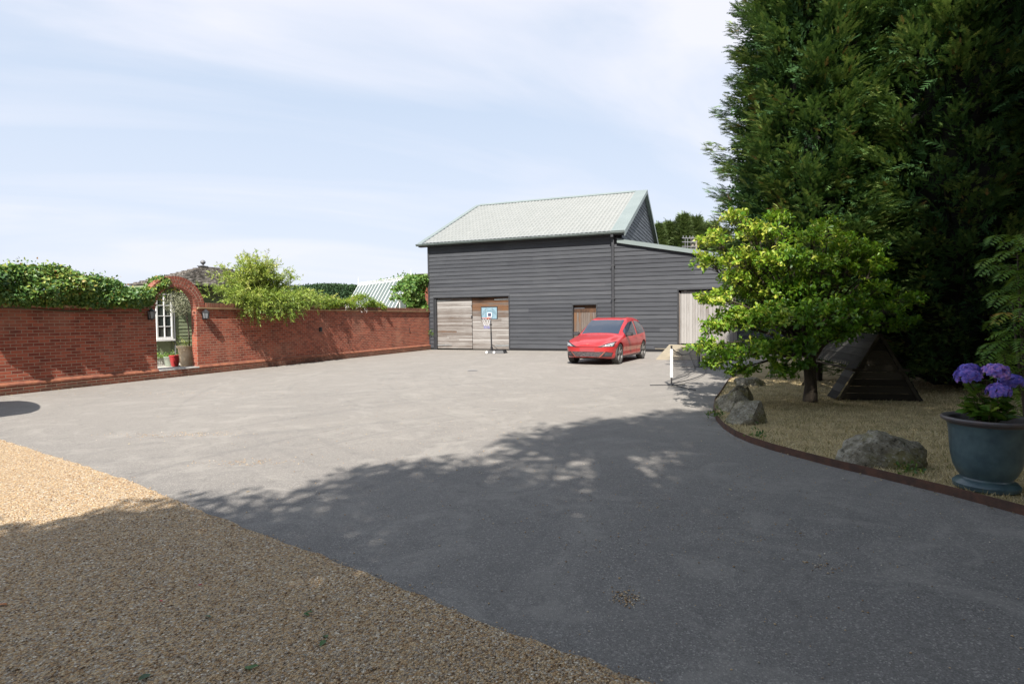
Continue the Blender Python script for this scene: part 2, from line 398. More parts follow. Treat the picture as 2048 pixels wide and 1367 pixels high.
# ------------------------------------------------------------------ the setting
def sheet(name, poly, z, mat):
    return prop(mesh_np(name, [(x, y, z) for x, y in poly], [tuple(range(len(poly)))], mat), kind='structure')


R_ = 1500
sheet('ground', [(-R_, -R_), (R_, -R_), (R_, R_), (-R_, R_)], -.03, M['earth'])
OB = Vector((5.044, 26.409, 0)); TH = .365           # barn front right corner of the main block
AW = Vector((-cos(TH), sin(TH), 0)); BW = Vector((sin(TH), cos(TH), 0))
WW = OB + AW * 9.99; WT = .375                       # far end of the brick wall
WDIR = Vector((sin(WT), cos(WT), 0)); WN = Vector((cos(WT), -sin(WT), 0))
def wloc(s, off, z=0): p = WW - WDIR * s - WN * off; return (p.x, p.y, z)   # off = metres behind the wall face
a0 = wloc(24, .1); a1 = wloc(-.0, .1); b1 = OB - AW * 16 + BW * .3
sheet('tarmac_yard', [(a0[0], a0[1]), (a0[0] + 4, -14), (16, -14), (20, 6), (b1.x, b1.y), (a1[0], a1[1])], 0, M['tarmac'])
edge = [(.62, 2.33), (.55, 2.38), (-.23, 2.93), (-.89, 3.46), (-1.6, 3.97), (-2.37, 4.5), (-3.0, 5.0), (-3.68, 5.53), (-5.2, 6.55), (-6.88, 7.66), (-9.5, 9.3), (-13.5, 11.5)]
rng = np.random.default_rng(5)
ef = []
for (x0, y0), (x1, y1) in zip(edge[:-1], edge[1:]):
    k = max(2, int(math.hypot(x1 - x0, y1 - y0) / .12))
    for i in range(k):
        t = i / k; ef.append((x0 + (x1 - x0) * t + rng.normal(0, .012), y0 + (y1 - y0) * t + rng.normal(0, .012)))
sheet('gravel_drive', ef + [(-13.5, 11.5), (-16, -14), (8, -14), (6, -1.5)], .008, M['gravel'])
LE = [(4.9, 1.6), (4.45, 3.0), (4.12, 3.8), (3.92, 4.36), (3.74, 4.87), (3.49, 5.42), (3.3, 5.8), (3.13, 6.23), (3.0, 6.6), (2.91, 7.0), (2.88, 7.4), (2.92, 7.9), (3.05, 8.56), (3.34, 9.5), (3.68, 10.4), (4.1, 11.3), (5.0, 13.3), (6.4, 16.0), (8.0, 18.5), (11, 21.)]
sheet('lawn', LE + [(40, 27), (40, -8), (8, -8)], .05, M['lawn'])
sheet('garden_terrace', [wloc(-6, .3)[:2], wloc(24, .3)[:2], wloc(24, 9)[:2], wloc(-6, 9)[:2]], .2, M['paving'])
# steel edging strip
mb = MB()
for i in range(len(LE) - 1):
    (x0, y0), (x1, y1) = LE[i], LE[i + 1]; d = Vector((x1 - x0, y1 - y0, 0)).normalized(); nn = Vector((-d.y, d.x, 0)) * .006
    p = [Vector((x0, y0, 0)), Vector((x1, y1, 0))]
    mb.add([p[0] + nn, p[1] + nn, p[1] - nn, p[0] - nn] + [q + Vector((0, 0, .078)) for q in (p[0] + nn, p[1] + nn, p[1] - nn, p[0] - nn)],
           [(0, 1, 5, 4), (2, 3, 7, 6), (4, 5, 6, 7), (0, 4, 7, 3), (1, 2, 6, 5)])
prop(mb.build('lawn_edging', M['rust']), 'curved rusty brown edging strip between tarmac and lawn', 'edging')

# dry grass blades, thinning with distance
rng = np.random.default_rng(11)
lex = np.array([p[0] for p in LE]); ley = np.array([p[1] for p in LE])
n = 90000; yy = rng.uniform(3.6, 13.5, n) ** 1.0; xx = np.interp(yy, ley, lex) + .03 + rng.random(n) ** 1.15 * 6.5
keep = (xx < yy * .93 + .6) & (rng.random(n) < np.clip(9 / yy - .45, .12, 1)); xx = xx[keep]; yy = yy[keep]; n = len(xx)
pat = np.sin(xx * 2.1 + 1.7 * np.sin(yy * 1.3)) * np.cos(yy * 1.7 + xx * .6)
P = np.stack([xx, yy, np.full(n, .048)], 1); D = rdir(rng, n, 1.1); D[:, 2] = np.abs(D[:, 2])
T = np.clip(rng.normal(.55, .22, n) + .12 * pat, 0, 1); gsel = rng.random(n) < .05 + .06 * (pat > .5); T[gsel] = rng.uniform(0, .12, gsel.sum())
g = leaf_object('dry_grass', [leaf_arrays(P, D, rdir(rng, n), rng.uniform(.025, .06, n) + .02 * (gsel), .007, T, 'needle')], M['grassb'])
prop(g, 'short dry tan grass with green tufts on the shaded lawn', 'grass', kind='stuff')

# loose pebbles on the gravel, spilling onto the tarmac
def pebbles(P, r, T):
    oc = np.array([(1, 0, 0), (0, 1, 0), (-1, 0, 0), (0, -1, 0), (0, 0, .7), (0, 0, -.7)]); of = np.array([(0, 1, 4), (1, 2, 4), (2, 3, 4), (3, 0, 4), (1, 0, 5), (2, 1, 5), (3, 2, 5), (0, 3, 5)])
    n = len(P); a = rng.uniform(0, 6.28, n); sx = rng.uniform(.7, 1.4, n)
    V = oc[None] * np.stack([r * sx, r, r * .8], 1)[:, None, :] * rng.uniform(.75, 1.25, (n, 6, 1))
    c_, s_ = np.cos(a)[:, None], np.sin(a)[:, None]
    V = np.stack([V[..., 0] * c_ - V[..., 1] * s_, V[..., 0] * s_ + V[..., 1] * c_, V[..., 2]], -1) + P[:, None, :]
    return V.reshape(-1, 3), (np.arange(n)[:, None, None] * 6 + of[None]).reshape(-1, 3), np.repeat(T, 6)


n = 30000; xs = rng.uniform(-7.2, .7, n); ys = 2.1 + rng.random(n) ** 1.5 * 5.5
exx = np.array([p[0] for p in edge])[::-1]; eyy = np.array([p[1] for p in edge])[::-1]
yb = np.interp(xs, exx, eyy)
k = (ys < yb + np.abs(rng.normal(0, .03, n))) & (np.abs(xs) < ys * .95 + .3); xs = xs[k]; ys = ys[k]
pp = [np.stack([xs, ys, np.full(len(xs), .012)], 1)]
for cxx, cyy, sx, sy, m_ in ((.62, 3.13, .045, .05, 120), (-4.6, 7.9, .5, .1, 260), (-2.9, 6.3, .25, .08, 120), (-7.4, 12.6, 1.4, .25, 200), (1.9, 3.5, .08, .05, 30), (-.2, 9.0, 2.4, 2.4, 160), (2.6, 5.2, .8, 1.0, 70), (.9, 4.0, .8, .6, 60), (-4.5, 13.5, 3.5, 2.2, 220), (1.5, 4.0, 1.3, 1.2, 420), (-.5, 6.5, 1.5, 1.6, 260)):
    q = rng.normal(0, 1, (m_, 2)) * (sx, sy) + (cxx, cyy); pp.append(np.concatenate([q, np.full((m_, 1), .004)], 1))
P = np.concatenate(pp); V, F, T = pebbles(P, rng.uniform(.0035, .0075, len(P)), rng.random(len(P)))
prop(mesh_np('loose_gravel', V, F, M['pebble'], T), 'small tan and grey stones loose on the drive and strewn over the tarmac', 'gravel', kind='stuff')


def islands(o):
    '''give each loose piece of a part its own object'''
    import bmesh
    n = len(o.data.vertices); par = list(range(n))
    def find(a):
        while par[a] != a: par[a] = par[par[a]]; a = par[a]
        return a
    for e in o.data.edges:
        a, b_ = find(e.vertices[0]), find(e.vertices[1])
        if a != b_: par[a] = b_
    grp = {}
    for p in o.data.polygons: grp.setdefault(find(p.vertices[0]), []).append(tuple(p.vertices))
    V = [tuple(v.co) for v in o.data.vertices]; T = [d.value for d in o.data.attributes['tint'].data]; nm = o.name.split('.')[0]; mat = o.data.materials[0]; par_o = o.parent; out = []
    for fs in grp.values():
        ids = sorted(set(i for f in fs for i in f)); mp_ = {i: k for k, i in enumerate(ids)}
        q = mesh_np(nm, [V[i] for i in ids], [tuple(mp_[i] for i in f) for f in fs], mat, [T[i] for i in ids], False, par_o)
        for md in o.modifiers:
            b2 = q.modifiers.new('b', 'BEVEL'); b2.width = md.width; b2.segments = 2; b2.limit_method = 'ANGLE'; b2.angle_limit = md.angle_limit
        out.append(q)
    me = o.data; bpy.data.objects.remove(o); bpy.data.meshes.remove(me); return out

# ------------------------------------------------------------------ barn
barn = thing('barn', 'large black weatherboarded barn with pale grey tiled roof and lean-to', 'barn', OB, -TH)
r_ = random.Random(3)
XL, DEP, ZE, ZR = -9.99, 14.3, 5.40, 8.72
OPEN = [(-9.73, -5.5, -1, 2.71), (-2.33, -1.13, -1, 2.22), (2.47, 5.0, -1, 2.79)]
LT = lambda x: 4.98 - .1975 * (x + .16)              # lean-to verge line


def boards(mb, u0, u1, z0, z1, pitch, openings=(), top=None, bot=None, mp=None, proud=.032, seg=.5, jit=.007, tv=.11):
    """overlapping boards on the plane; mp(u, off, z) -> xyz, off = metres in front of the face"""
    n = int(math.ceil((z1 - z0) / pitch))
    for i in range(n):
        za, zb = z0 + i * pitch, min(z0 + (i + 1) * pitch + .03, z1)
        ph = r_.random() * 6; fr = .5 + r_.random() * .8; t = min(max(r_.gauss(.5, tv), .05), 1.1); am = jit * (.4 + r_.random())
        joint = u0 + r_.random() * (u1 - u0); t2 = min(max(r_.gauss(.5, tv), .05), 1.1)
        us = [u0]
        while us[-1] < u1 - 1e-6: us.append(min(us[-1] + seg, u1))
        for op in openings: us += [op[0], op[1]]
        us.append(joint); us = sorted(set(round(u, 4) for u in us if u0 <= u <= u1))
        for a, b_ in zip(us[:-1], us[1:]):
            if b_ - a < .004: continue
            mid = (a + b_) / 2; lo = za; hi = zb
            for op in openings:
                if op[0] < mid < op[1]: lo = max(lo, op[3])
            if bot: lo = max(lo, bot(mid))
            la = lo + (am * sin(a * fr + ph) if lo == za else 0); lb = lo + (am * sin(b_ * fr + ph) if lo == za else 0)
            ha = min(hi, top(a)) if top else hi; hb = min(hi, top(b_)) if top else hi
            if ha - la < .005 and hb - lb < .005: continue
            ha = max(ha, la + .001); hb = max(hb, lb + .001)
            oa = proud + .004 * sin(a * 1.9 + ph * 2)
            pa = proud * (1 - (ha - la) / pitch * .8); pb = proud * (1 - (hb - lb) / pitch * .8)
            vs = [mp(a, oa, la), mp(b_, oa, lb), mp(b_, pb, hb), mp(a, pa, ha), mp(a, 0, la), mp(b_, 0, lb)]
            mb.add(vs, [(0, 1, 2, 3), (4, 5, 1, 0)], t if mid < joint else t2)


F_ = lambda u, o, z: (u, -o, z)
mb = MB()
boards(mb, XL, -.37, .12, 5.30, .193, OPEN, mp=F_)
mb.build('wall', M['barnboard'], barn)
mb = MB()
boards(mb, -.37, 9.0, .12, 5.30, .193, OPEN, top=lambda x: 5.3 if x <= -.015 else LT(x), mp=F_)
mb.build('lean_to_wall', M['barnboard'], barn)
prof = lambda y: min(ZE + (ZR - ZE) * min(y, DEP - y) / (DEP / 2), ZR) - .04
mb = MB()
boards(mb, 0.0, DEP, .2, 8.7, .2, (), top=prof, mp=lambda u, o, z: (o, u, z), seg=.25)
mb.build('gable_wall', M['gableboard'], barn)
mb = MB()   # carcass behind the boards, left gable and back
mb.prism([(.02, .05), (DEP - .02, .05), (DEP - .02, ZE - .1), (DEP / 2, ZR - .12), (.02, ZE - .1)], XL + .02, -9.73, ax='x')
mb.prism([(.02, 2.72), (DEP - .02, 2.72), (DEP - .02, ZE - .1), (DEP / 2, ZR - .12), (.02, ZE - .1)], -9.73, -.02, ax='x')
mb.box(-5.5, -2.33, .02, .6, .05, 2.72); mb.box(-1.13, -.02, .02, .6, .05, 2.72); mb.box(-9.73, -.02, .6, 1.2, .05, 2.72); mb.box(-2.33, -1.13, .02, .6, 2.22, 2.72)
mb.prism([(0, .05), (2.47, .05), (2.47, LT(2.47) - .03), (0, LT(0) - .03)], .02, 9)
mb.prism([(2.47, 2.79), (5, 2.79), (5, LT(5) - .03), (2.47, LT(2.47) - .03)], .02, 9)
mb.prism([(5, .05), (9, .05), (9, LT(9) - .03), (5, LT(5) - .03)], .02, 9); mb.box(2.47, 5, .6, 9, .05, 2.79)
mb.build('carcass', M['dark'], barn)
for xa, xb in ((XL - .03, -9.74), (-5.49, -2.34), (-1.12, 2.46), (5.01, 9)): MB().box(xa, xb, -.03, .015, 0, .12).build('sole_plate', M['dark'], barn)
# door and corner trims
mb = MB(); mb.box(XL - .03, XL + .05, -.05, .05, 0, 5.3)
for (u0, u1, z0, z1) in OPEN:
    zb = .3 if u0 > 0 else .02
    mb.box(u0 - .004, u0 + .05, -.045, .12, zb, z1); mb.box(u1 - .05, u1 + .004, -.045, .12, zb, z1); mb.box(u0 + .05, u1 - .05, -.045, .12, z1 - .05, z1 + .004)
islands(mb.build('frame', M['trim'], barn, bevel=.003))
mb = MB(); mb.box(-9.68, -9.58, -.0, .14, 0.02, 2.64); mb.build('door_post', M['trim'], barn)


def hboard_door(x0, x1, z0, z1, tf, yy=.10, pitch=.083):
    mb = MB(); z = z0; i = 0
    while z < z1 - .02:
        zt = min(z + pitch, z1); j = x0 + (x1 - x0) * (.2 + .6 * r_.random()); j = j if r_.random() < .3 else x1
        yo = yy + r_.uniform(-.006, .006)
        mb.box(x0, j - .002, yo, yy + .035, z + .004 + r_.uniform(0, .004), zt, tf((z - z0) / (z1 - z0)))
        if j < x1 - .01: mb.box(j + .002, x1, yo + .003, yy + .035, z + .005, zt, tf((z - z0) / (z1 - z0)))
        z += pitch
    return mb


def tf_left(t): return min(1.1, max(.1, r_.gauss(.76, .13) - (.25 if t > .94 else 0)))


def tf_right(t): return min(1.1, max(.06, r_.gauss(.80, .13))) if t < .60 else (r_.gauss(.58, .1) if t < .72 else (r_.gauss(.38, .05) if t < .87 else r_.gauss(.16, .04)))


d1 = hboard_door(-9.57, -7.60, .06, 2.64, tf_left).build('door', M['doorwood'], barn)
prop(d1, 'large left door leaf of silvery horizontal boards')
d2 = hboard_door(-7.57, -5.56, .05, 2.64, tf_right).build('door', M['doorwood'], barn)
prop(d2, 'large right door leaf with orange brown boards at its top')
M['strap'] = pm('galvanised_strap', (.3, .31, .31), (.22, .23, .23), 9, .55, metal=.4)
for d, xa, xb, s in ((d1, -9.57, -8.75, 1), (d2, -6.35, -5.57, -1)):
    mb = MB()
    for z in (.2, 2.5): mb.prism([(xa, z), (xb, z + (.02 if s > 0 else 0)), (xb, z + (.05 if s > 0 else .08)), (xa, z + (.08 if s > 0 else .06))], .078, .092)
    islands(mb.build('hinge', M['strap'], d))
mb = MB(); mb.box(-7.63, -7.55, .07, .092, 1.62, 1.74, .9); mb.box(-7.61, -7.565, .06, .09, 1.18, 1.24, .1); mb.box(-7.61, -7.565, .06, .09, 2.2, 2.26, .1); islands(mb.build('latch', M['black'], d1))
mb = MB(); x = -2.27
while x < -1.2:
    w = r_.uniform(.09, .13); x2 = min(x + w, -1.18); mb.box(x, x2 - .006, .1 + r_.uniform(0, .006), .14, .06, 1.82, min(.75, max(.2, r_.gauss(.47, .07)))); x = x2
mb.box(-2.27, -1.18, .095, .14, 1.825, 2.16, .14)
d3 = mb.build('side_door', M['vdoor'], barn)
mb = MB(); mb.box(-2.25, -1.75, .082, .094, 2.0, 2.05); mb.box(-2.25, -1.75, .082, .098, .35, .4); islands(mb.build('hinge', M['lead'], d3))
mb = MB(); x = 2.62; k = 0
while x < 4.93:
    w = r_.uniform(.10, .15); x2 = min(x + w, 4.94); zt = 2.70 - .02 * (x - 2.6) + r_.uniform(-.01, .01); mb.box(x, x2 - .007, .09 + r_.uniform(0, .008), .135, .36 + r_.uniform(0, .02), zt, min(1.1, max(.55, r_.gauss(.88, .09)))); x = x2
mb.box(2.53, 2.565, .06, .1, .36, 2.62, .55); mb.box(2.57, 2.6, .09, .12, .36, 2.6, .95)
mb.build('lean_to_door', M['vdoor'], barn)
mb = MB(); mb.box(1.45, 2.0, -.02, .012, .125, .23); mb.build('vent', M['dark'], barn)
mb = MB(); mb.box(1.5, 1.96, -.045, -.02, .135, .155, .9); mb.build('vent_bar', M['concrete'], barn)
# roof: real rolled tiles
def roof_front():
    x0, x1 = XL - .22, -.42; y0, y1 = -.25, DEP / 2; z0 = ZE + .03; z1 = ZR
    L = math.hypot(y1 - y0, z1 - z0); ny, nz = -(z1 - z0) / L, (y1 - y0) / L
    cols = int((x1 - x0) / .205); rows = 17; sub = 6
    us = np.linspace(x0, x1, cols * sub + 1); ph = (us - x0) / (x1 - x0) * cols
    V = []; T = []; F = []
    for r in range(rows):
        for e in (0, 1):
            t = (r + (e * .999)) / rows; lift = .045 * (1 - e) + .002
            h = .022 * np.abs(np.sin(np.pi * ph)) ** .7 + lift + .003 * np.sin(ph * .31 + r)
            y = y0 + (y1 - y0) * t + ny * h; z = z0 + (z1 - z0) * t + nz * h
            V.append(np.stack([us, y, z], 1))
            T.append(np.repeat(np.random.default_rng(r).normal(.5, .07, cols + 1), sub)[:len(us)])
    w = len(us); V = np.concatenate(V); T = np.clip(np.concatenate(T), 0, 1)
    i = np.arange(w - 1)
    for r in range(rows * 2 - 1): F.append(np.stack([r * w + i, r * w + i + 1, (r + 1) * w + i + 1, (r + 1) * w + i], 1))
    return V, np.concatenate(F), T


m, nt, b, tcx = newmat('roof_tile'); M['tile'] = m
nz_ = nd(nt, 'ShaderNodeTexNoise', {'Vector': tcx, 'Scale': 1.1, 'Detail': 5.0})
col = ramp(nt, attr(nt), [(.1, (.162, .174, .170)), (.5, (.193, .204, .200)), (.9, (.225, .234, .228))])
col = mixc(nt, ramp(nt, nz_.outputs['Fac'], [(.45, gr(0)), (.7, gr(.35))]), col, (.165, .178, .173))
nt.links.new(col, b.inputs['Base Color']); b.inputs['Roughness'].default_value = .6
V, F, T = roof_front(); mesh_np('roof', V, F, M['tile'], T, False, barn)
mb = MB(); mb.prism([(DEP / 2, ZR - .02), (DEP + .25, ZE + .01), (DEP + .25, ZE - .05), (DEP / 2, ZR - .1)], XL - .5, .18, ax='x'); mb.prism([(-.2, ZE - .02), (DEP / 2, ZR - .06), (DEP / 2, ZR - .14), (-.2, ZE - .1)], XL - .45, .12, ax='x')
mb.build('rear_roof', M['metalroof'], barn)
sl = (ZR - ZE - .03) / (DEP / 2 + .25)
def slope_strip(mb, x0, x1, lift, th=.02, ya=-.26, yb=DEP / 2 + .02):
    za, zb = ZE + .03 + lift + sl * (ya + .25), ZE + .03 + lift + sl * (yb + .25)
    mb.prism([(ya, za), (yb, zb), (yb, zb + th), (ya, za + th)], x0, x1, ax='x')
mb = MB(); slope_strip(mb, XL - .48, XL - .22, .055); mb.build('verge_flashing', M['metalroof'], barn)
mb = MB(); slope_strip(mb, -.44, .21, .06)
mb.prism([(-.27, ZE - .16), (DEP / 2, ZR - .14), (DEP / 2, ZR + .085), (-.27, ZE + .08)], .185, .215, ax='x')
mb.prism([(DEP / 2, ZR - .14), (DEP + .27, ZE - .16), (DEP + .27, ZE + .08), (DEP / 2, ZR + .085)], .185, .215, ax='x')
mb.build('verge_flashing', M['metalroof'], barn)
mb = MB(); mb.prism([(DEP / 2 - .2, ZR - .01), (DEP / 2, ZR + .11), (DEP / 2 + .2, ZR - .01), (DEP / 2 + .2, ZR - .03), (DEP / 2, ZR + .08), (DEP / 2 - .2, ZR - .03)], XL - .2, -.43, ax='x')
rg = mb.build('ridge', M['metalroof'], barn)
mb = MB()
for i in range(44):
    x = XL - .14 + i * .213; mb.box(x, x + .125, DEP / 2 - .235, DEP / 2 - .205, ZR - .085, ZR - .035)
islands(mb.build('ridge_vent', M['dark'], rg))
mb = MB(); mb.prism([(-.38, ZE - .06), (-.25, ZE - .06), (-.25, ZE + .045), (-.40, ZE + .045), (-.41, ZE + .0)], XL - .52, .2, ax='x')
mb.build('gutter', pm('gutter_paint', (.085, .105, .10), (.06, .075, .07), 3, .5), barn, bevel=.01)
mb = MB(); mb.box(XL - .45, .15, -.25, .01, ZE - .1, ZE - .075); mb.build('soffit', M['trim'], barn)
mb = MB(); mb.box(-.43, -.31, -.17, -.05, .1, 5.2); mb.box(-.43, -.31, -.36, -.05, 5.2, 5.33)
for z in (.9, 2.4, 3.9): mb.box(-.46, -.28, -.18, -.04, z, z + .05)
mb.build('downpipe', M['trim'], barn, bevel=.012)
mb = MB(); mb.prism([(-.18, LT(-.18) + .17), (9.2, LT(9.2) + .17), (9.2, LT(9.2) - .02), (-.18, LT(-.18) - .02)], -.14, -.11)
mb.prism([(-.18, LT(-.18) + .17), (9.2, LT(9.2) + .17), (9.2, LT(9.2) + .14), (-.18, LT(-.18) + .14)], -.108, 9.0)
mb.build('lean_to_roof', M['metalroof'], barn)
# concrete ramp
rp = MB(); rp.prism([(-.05, .33), (-4.9, .012), (-4.9, -.02), (-.05, -.02)], 2.12, 6.6, ax='x')
o = rp.build('concrete_ramp', M['concrete']); o.location = OB; o.rotation_euler = (0, 0, -TH)
prop(o, 'old sandy concrete ramp up to the lean-to door of the barn', 'ramp')

# ------------------------------------------------------------------ brick wall with its arch
wall = thing('brick_wall', 'long red brick garden wall with an arched gateway on the left of the yard', 'wall', WW, pi / 2 - WT)
TK = .205; J0, J1 = -15.13, -13.85; ZC = 1.93
mb = MB(); mb.box(-24, J0, 0, TK, .05, 1.93); mb.box(J1, -.03, 0, TK, .05, 1.93); mb.build('wall_face', M['brick'], wall)
mb = MB()
for (a, b_) in ((-24, J0 + .0), (J1, 0)):
    mb.box(a, b_, -.065, -.001, -.02, .185)
mb.box(J0, J1, -.065, TK, -.02, .20)
mb.build('plinth', M['plinthbrick'], wall)
mb = MB()
for (a, b_) in ((-24, J0), (J1, 0)): mb.prism([(-.072, .187), (-.002, .187), (-.002, .275), (-.012, .275), (-.072, .225)], a, b_, ax='x')
mb.build('plinth_cap', M['orange'], wall)
mb = MB(); mb.box(J0 + .003, J1 - .003, -.07, TK + .1, .203, .245); mb.build('threshold', M['stone'], wall, bevel=.006)
mb = MB()
for (a, b_) in ((-24, J0 - .33), (J1 + .33, 0)): mb.prism([(-.02, 1.932), (TK, 1.932), (TK, 1.995), (-.075, 1.995), (-.075, 1.965), (-.03, 1.95)], a, b_, ax='x')
mb.prism([(-.02, 1.932), (0, 1.932), (0, 1.995), (-.075, 1.995), (-.075, 1.965), (-.03, 1.95)], J1 + .02, J1 + .33, ax='x')
mb.build('moulding', M['mould'], wall)
mb = MB()
for (a, b_) in ((-24, J0 - .325), (J1 + .325, 0)): mb.box(a, b_, -.03, TK + .02, 1.998, 2.13)
mb.build('coping', M['copingbrick'], wall, bevel=.006)
# arch: every brick a wedge between mortar
arch_m = MB(); cxa = (J0 + J1) / 2; ri = (J1 - J0) / 2; nA = 27
core = [(cxa + (ri + .008) * cos(pi * i / 40), ZC + (ri + .008) * sin(pi * i / 40)) for i in range(41)]; out = [(cxa + (ri + .30) * cos(pi * i / 40), ZC + (ri + .30) * sin(pi * i / 40)) for i in range(41)]
for i in range(40): arch_m.prism([core[i], core[i + 1], out[i + 1], out[i]], -.001, TK - .005)
arch = arch_m.build('arch', M['mortar'], wall)
mb = MB()
for ring in range(3):
    r0, r1 = ri + ring * .107 + .001, ri + ring * .107 + .092
    off = .5 if ring == 1 else 0; nn_ = nA + ring * 3
    for k in range(nn_):
        a = pi * (k + .10) / nn_; b_ = pi * (k + .87) / nn_
        jj = r_.uniform(-.004, .004)
        pts = [(cxa + r0 * cos(a), ZC + r0 * sin(a)), (cxa + r1 * cos(a), ZC + r1 * sin(a)), (cxa + r1 * cos(b_), ZC + r1 * sin(b_)), (cxa + r0 * cos(b_), ZC + r0 * sin(b_))]
        mb.prism(pts, -.007 + jj, TK + .004, r_.random())
mb.build('arch_brick', M['vouss'], arch)
# haunches beside the arch ring where the wall top meets it
mb = MB(); mb.prism([(J0 - .34, 1.99), (J0 - .33, 2.12), (J0 - .27, 2.30), (J0 - .325, 1.99)], .02, TK - .02); mb.build('haunch', M['brick'], wall)

def wthing(name, label, cat, x, y, z=0, rz=0, group=None):
    p = wall.matrix_basis @ Vector((x, y, z)) if False else Matrix.Translation(WW) @ Matrix.Rotation(pi / 2 - WT, 4, 'Z') @ Vector((x, y, z))
    return thing(name, label, cat, p, pi / 2 - WT + rz, group)


def to_wall(o): o.location = WW; o.rotation_euler = (0, 0, pi / 2 - WT); return o


def lantern(x, label, first=[None]):
    if first[0] is None:
        t = wthing('wall_lantern', label, 'lantern', x, 0, 1.61, group='half lanterns either side of the arch')
        hexa = lambda r, z, yy=-.12: [(r * cos(pi / 6 + pi / 3 * k), yy + r * sin(pi / 6 + pi / 3 * k), z) for k in range(6)]
        mb = MB()
        def fr(r0, z0, r1, z1): mb.add(hexa(r0, z0) + hexa(r1, z1), [(k, (k + 1) % 6, (k + 1) % 6 + 6, k + 6) for k in range(6)] + [tuple(range(5, -1, -1)), tuple(range(6, 12))])
        fr(.02, 0, .012, .03); fr(.045, .03, .075, .06); fr(.115, .245, .075, .275); fr(.075, .275, .03, .31); fr(.02, .31, .012, .345)
        for k in range(6):
            a, b_ = hexa(.07, .06)[k], hexa(.098, .245)[k]; mb.tube([a, b_], .007, 4)
        mb.box(-.035, .035, -.02, 0, .02, .24); mb.box(-.012, .012, -.12, -.01, .03, .045)
        mb.build('frame', M['black'], t)
        mb = MB(); mb.add(hexa(.066, .061) + hexa(.092, .244), [(k, (k + 1) % 6, (k + 1) % 6 + 6, k + 6) for k in range(6)])
        mb.build('glass', pm('lantern_glass', (.16, .17, .18), rough=.25, spec=.7), t); first[0] = t; return t
    s = first[0]; t = s.copy(); COL.objects.link(t); t['label'] = label
    t.location = Matrix.Translation(WW) @ Matrix.Rotation(pi / 2 - WT, 4, 'Z') @ Vector((x, 0, 1.61))
    for ch in list(s.children): c = ch.copy(); COL.objects.link(c); c.parent = t
    return t


bpy.context.view_layer.update()
lantern(-13.62, 'grey half lantern on the sunlit brick wall just right of the archway')
lantern(-15.33, 'black half lantern under the climber just left of the archway')
mb = MB(); mb.box(-.06, .06, -.06, -.001, 0, .17); mb.box(-.045, .045, -.075, -.06, .02, .15); o = mb.build('wall_box', M['black'], None, bevel=.008)
o.location = wloc(8.44, 0, 1.14); o.rotation_euler = (0, 0, pi / 2 - WT); prop(o, 'small black box fixed on the brick wall between arch and barn', 'box')
mb = MB(); mb.tube([(0, -.01, .24), (0, -.05, .2), (.01, -.03, .1), (0, -.015, 0)], .012, 5, cap=True); o = mb.build('wall_hook', M['black'])
o.location = wloc(2.02, 0, .95); o.rotation_euler = (0, 0, pi / 2 - WT); prop(o, 'thin dark iron hook on the brick wall near the barn', 'hook')

# ------------------------------------------------------------------ summerhouse behind the arch
sh = wthing('summerhouse', 'sage green timber summerhouse with shingled roof and ball finial behind the arch', 'summerhouse', 0, 2.4)
mb = MB(); boards(mb, -13.42, -8.0, .2, 2.85, .115, [(-13.32, -12.80, 1.0, 2.47)], mp=F_, proud=.018, seg=1.0, jit=.0); 
mb.prism([(-13.42, .2), (-13.42, 2.8), (-8, 2.8), (-8, .2)], .02, .1)
mb.build('wall', M['green'], sh)
mb = MB(); mb.box(-13.42, -8.0, .1, 1.1, .2, 2.75); mb.build('rear_wall', M['green'], sh)
fx0, fx1, fz0, fz1 = -13.36, -12.79, 1.02, 2.50
mb = MB(); mb.box(fx0, fx0 + .05, -.06, .02, fz0, fz1); mb.box(fx1 - .05, fx1, -.06, .02, fz0, fz1); mb.box(fx0 + .05, fx1 - .05, -.06, .02, fz1 - .05, fz1); mb.box(fx0 + .05, fx1 - .05, -.06, .02, fz0, fz0 + .07); mb.box(fx0 - .04, fx1 + .04, -.10, .02, fz0 - .06, fz0 - .002)
mb.box(-13.09, -13.06, -.055, .0, fz0 + .07, fz1 - .05)
for k in (1, 2, 3): z = fz0 + .07 + (fz1 - fz0 - .12) * k / 4; mb.box(fx0 + .05, -13.093, -.05, 0, z - .012, z + .012); mb.box(-13.057, fx1 - .05, -.05, 0, z - .012, z + .012)
wn = mb.build('window', M['white'], sh)
mb = MB(); mb.box(fx0 + .04, fx1 - .04, -.03, -.02, fz0 + .05, fz1 - .04); mb.build('pane', M['glass'], wn)
mb = MB(); mb.tube([(-12.72, -.05, .25), (-12.72, -.05, 2.75)], .018, 6); mb.build('waste_pipe', M['lead'], sh)
mb = MB()
ex0, ex1, ey0, ey1, ez = -13.3, -7.6, -.40, 1.35, 2.80; ry = .5; rx0, rx1, rz = -11.07, -10.0, 3.55
def course(k, n):
    t = k / n; return (ex0 + (rx0 - ex0) * t, ex1 + (rx1 - ex1) * t, ey0 + (ry - ey0) * t, ey1 + (ry - ey1) * t, ez + (rz - ez) * t)
NC = 13
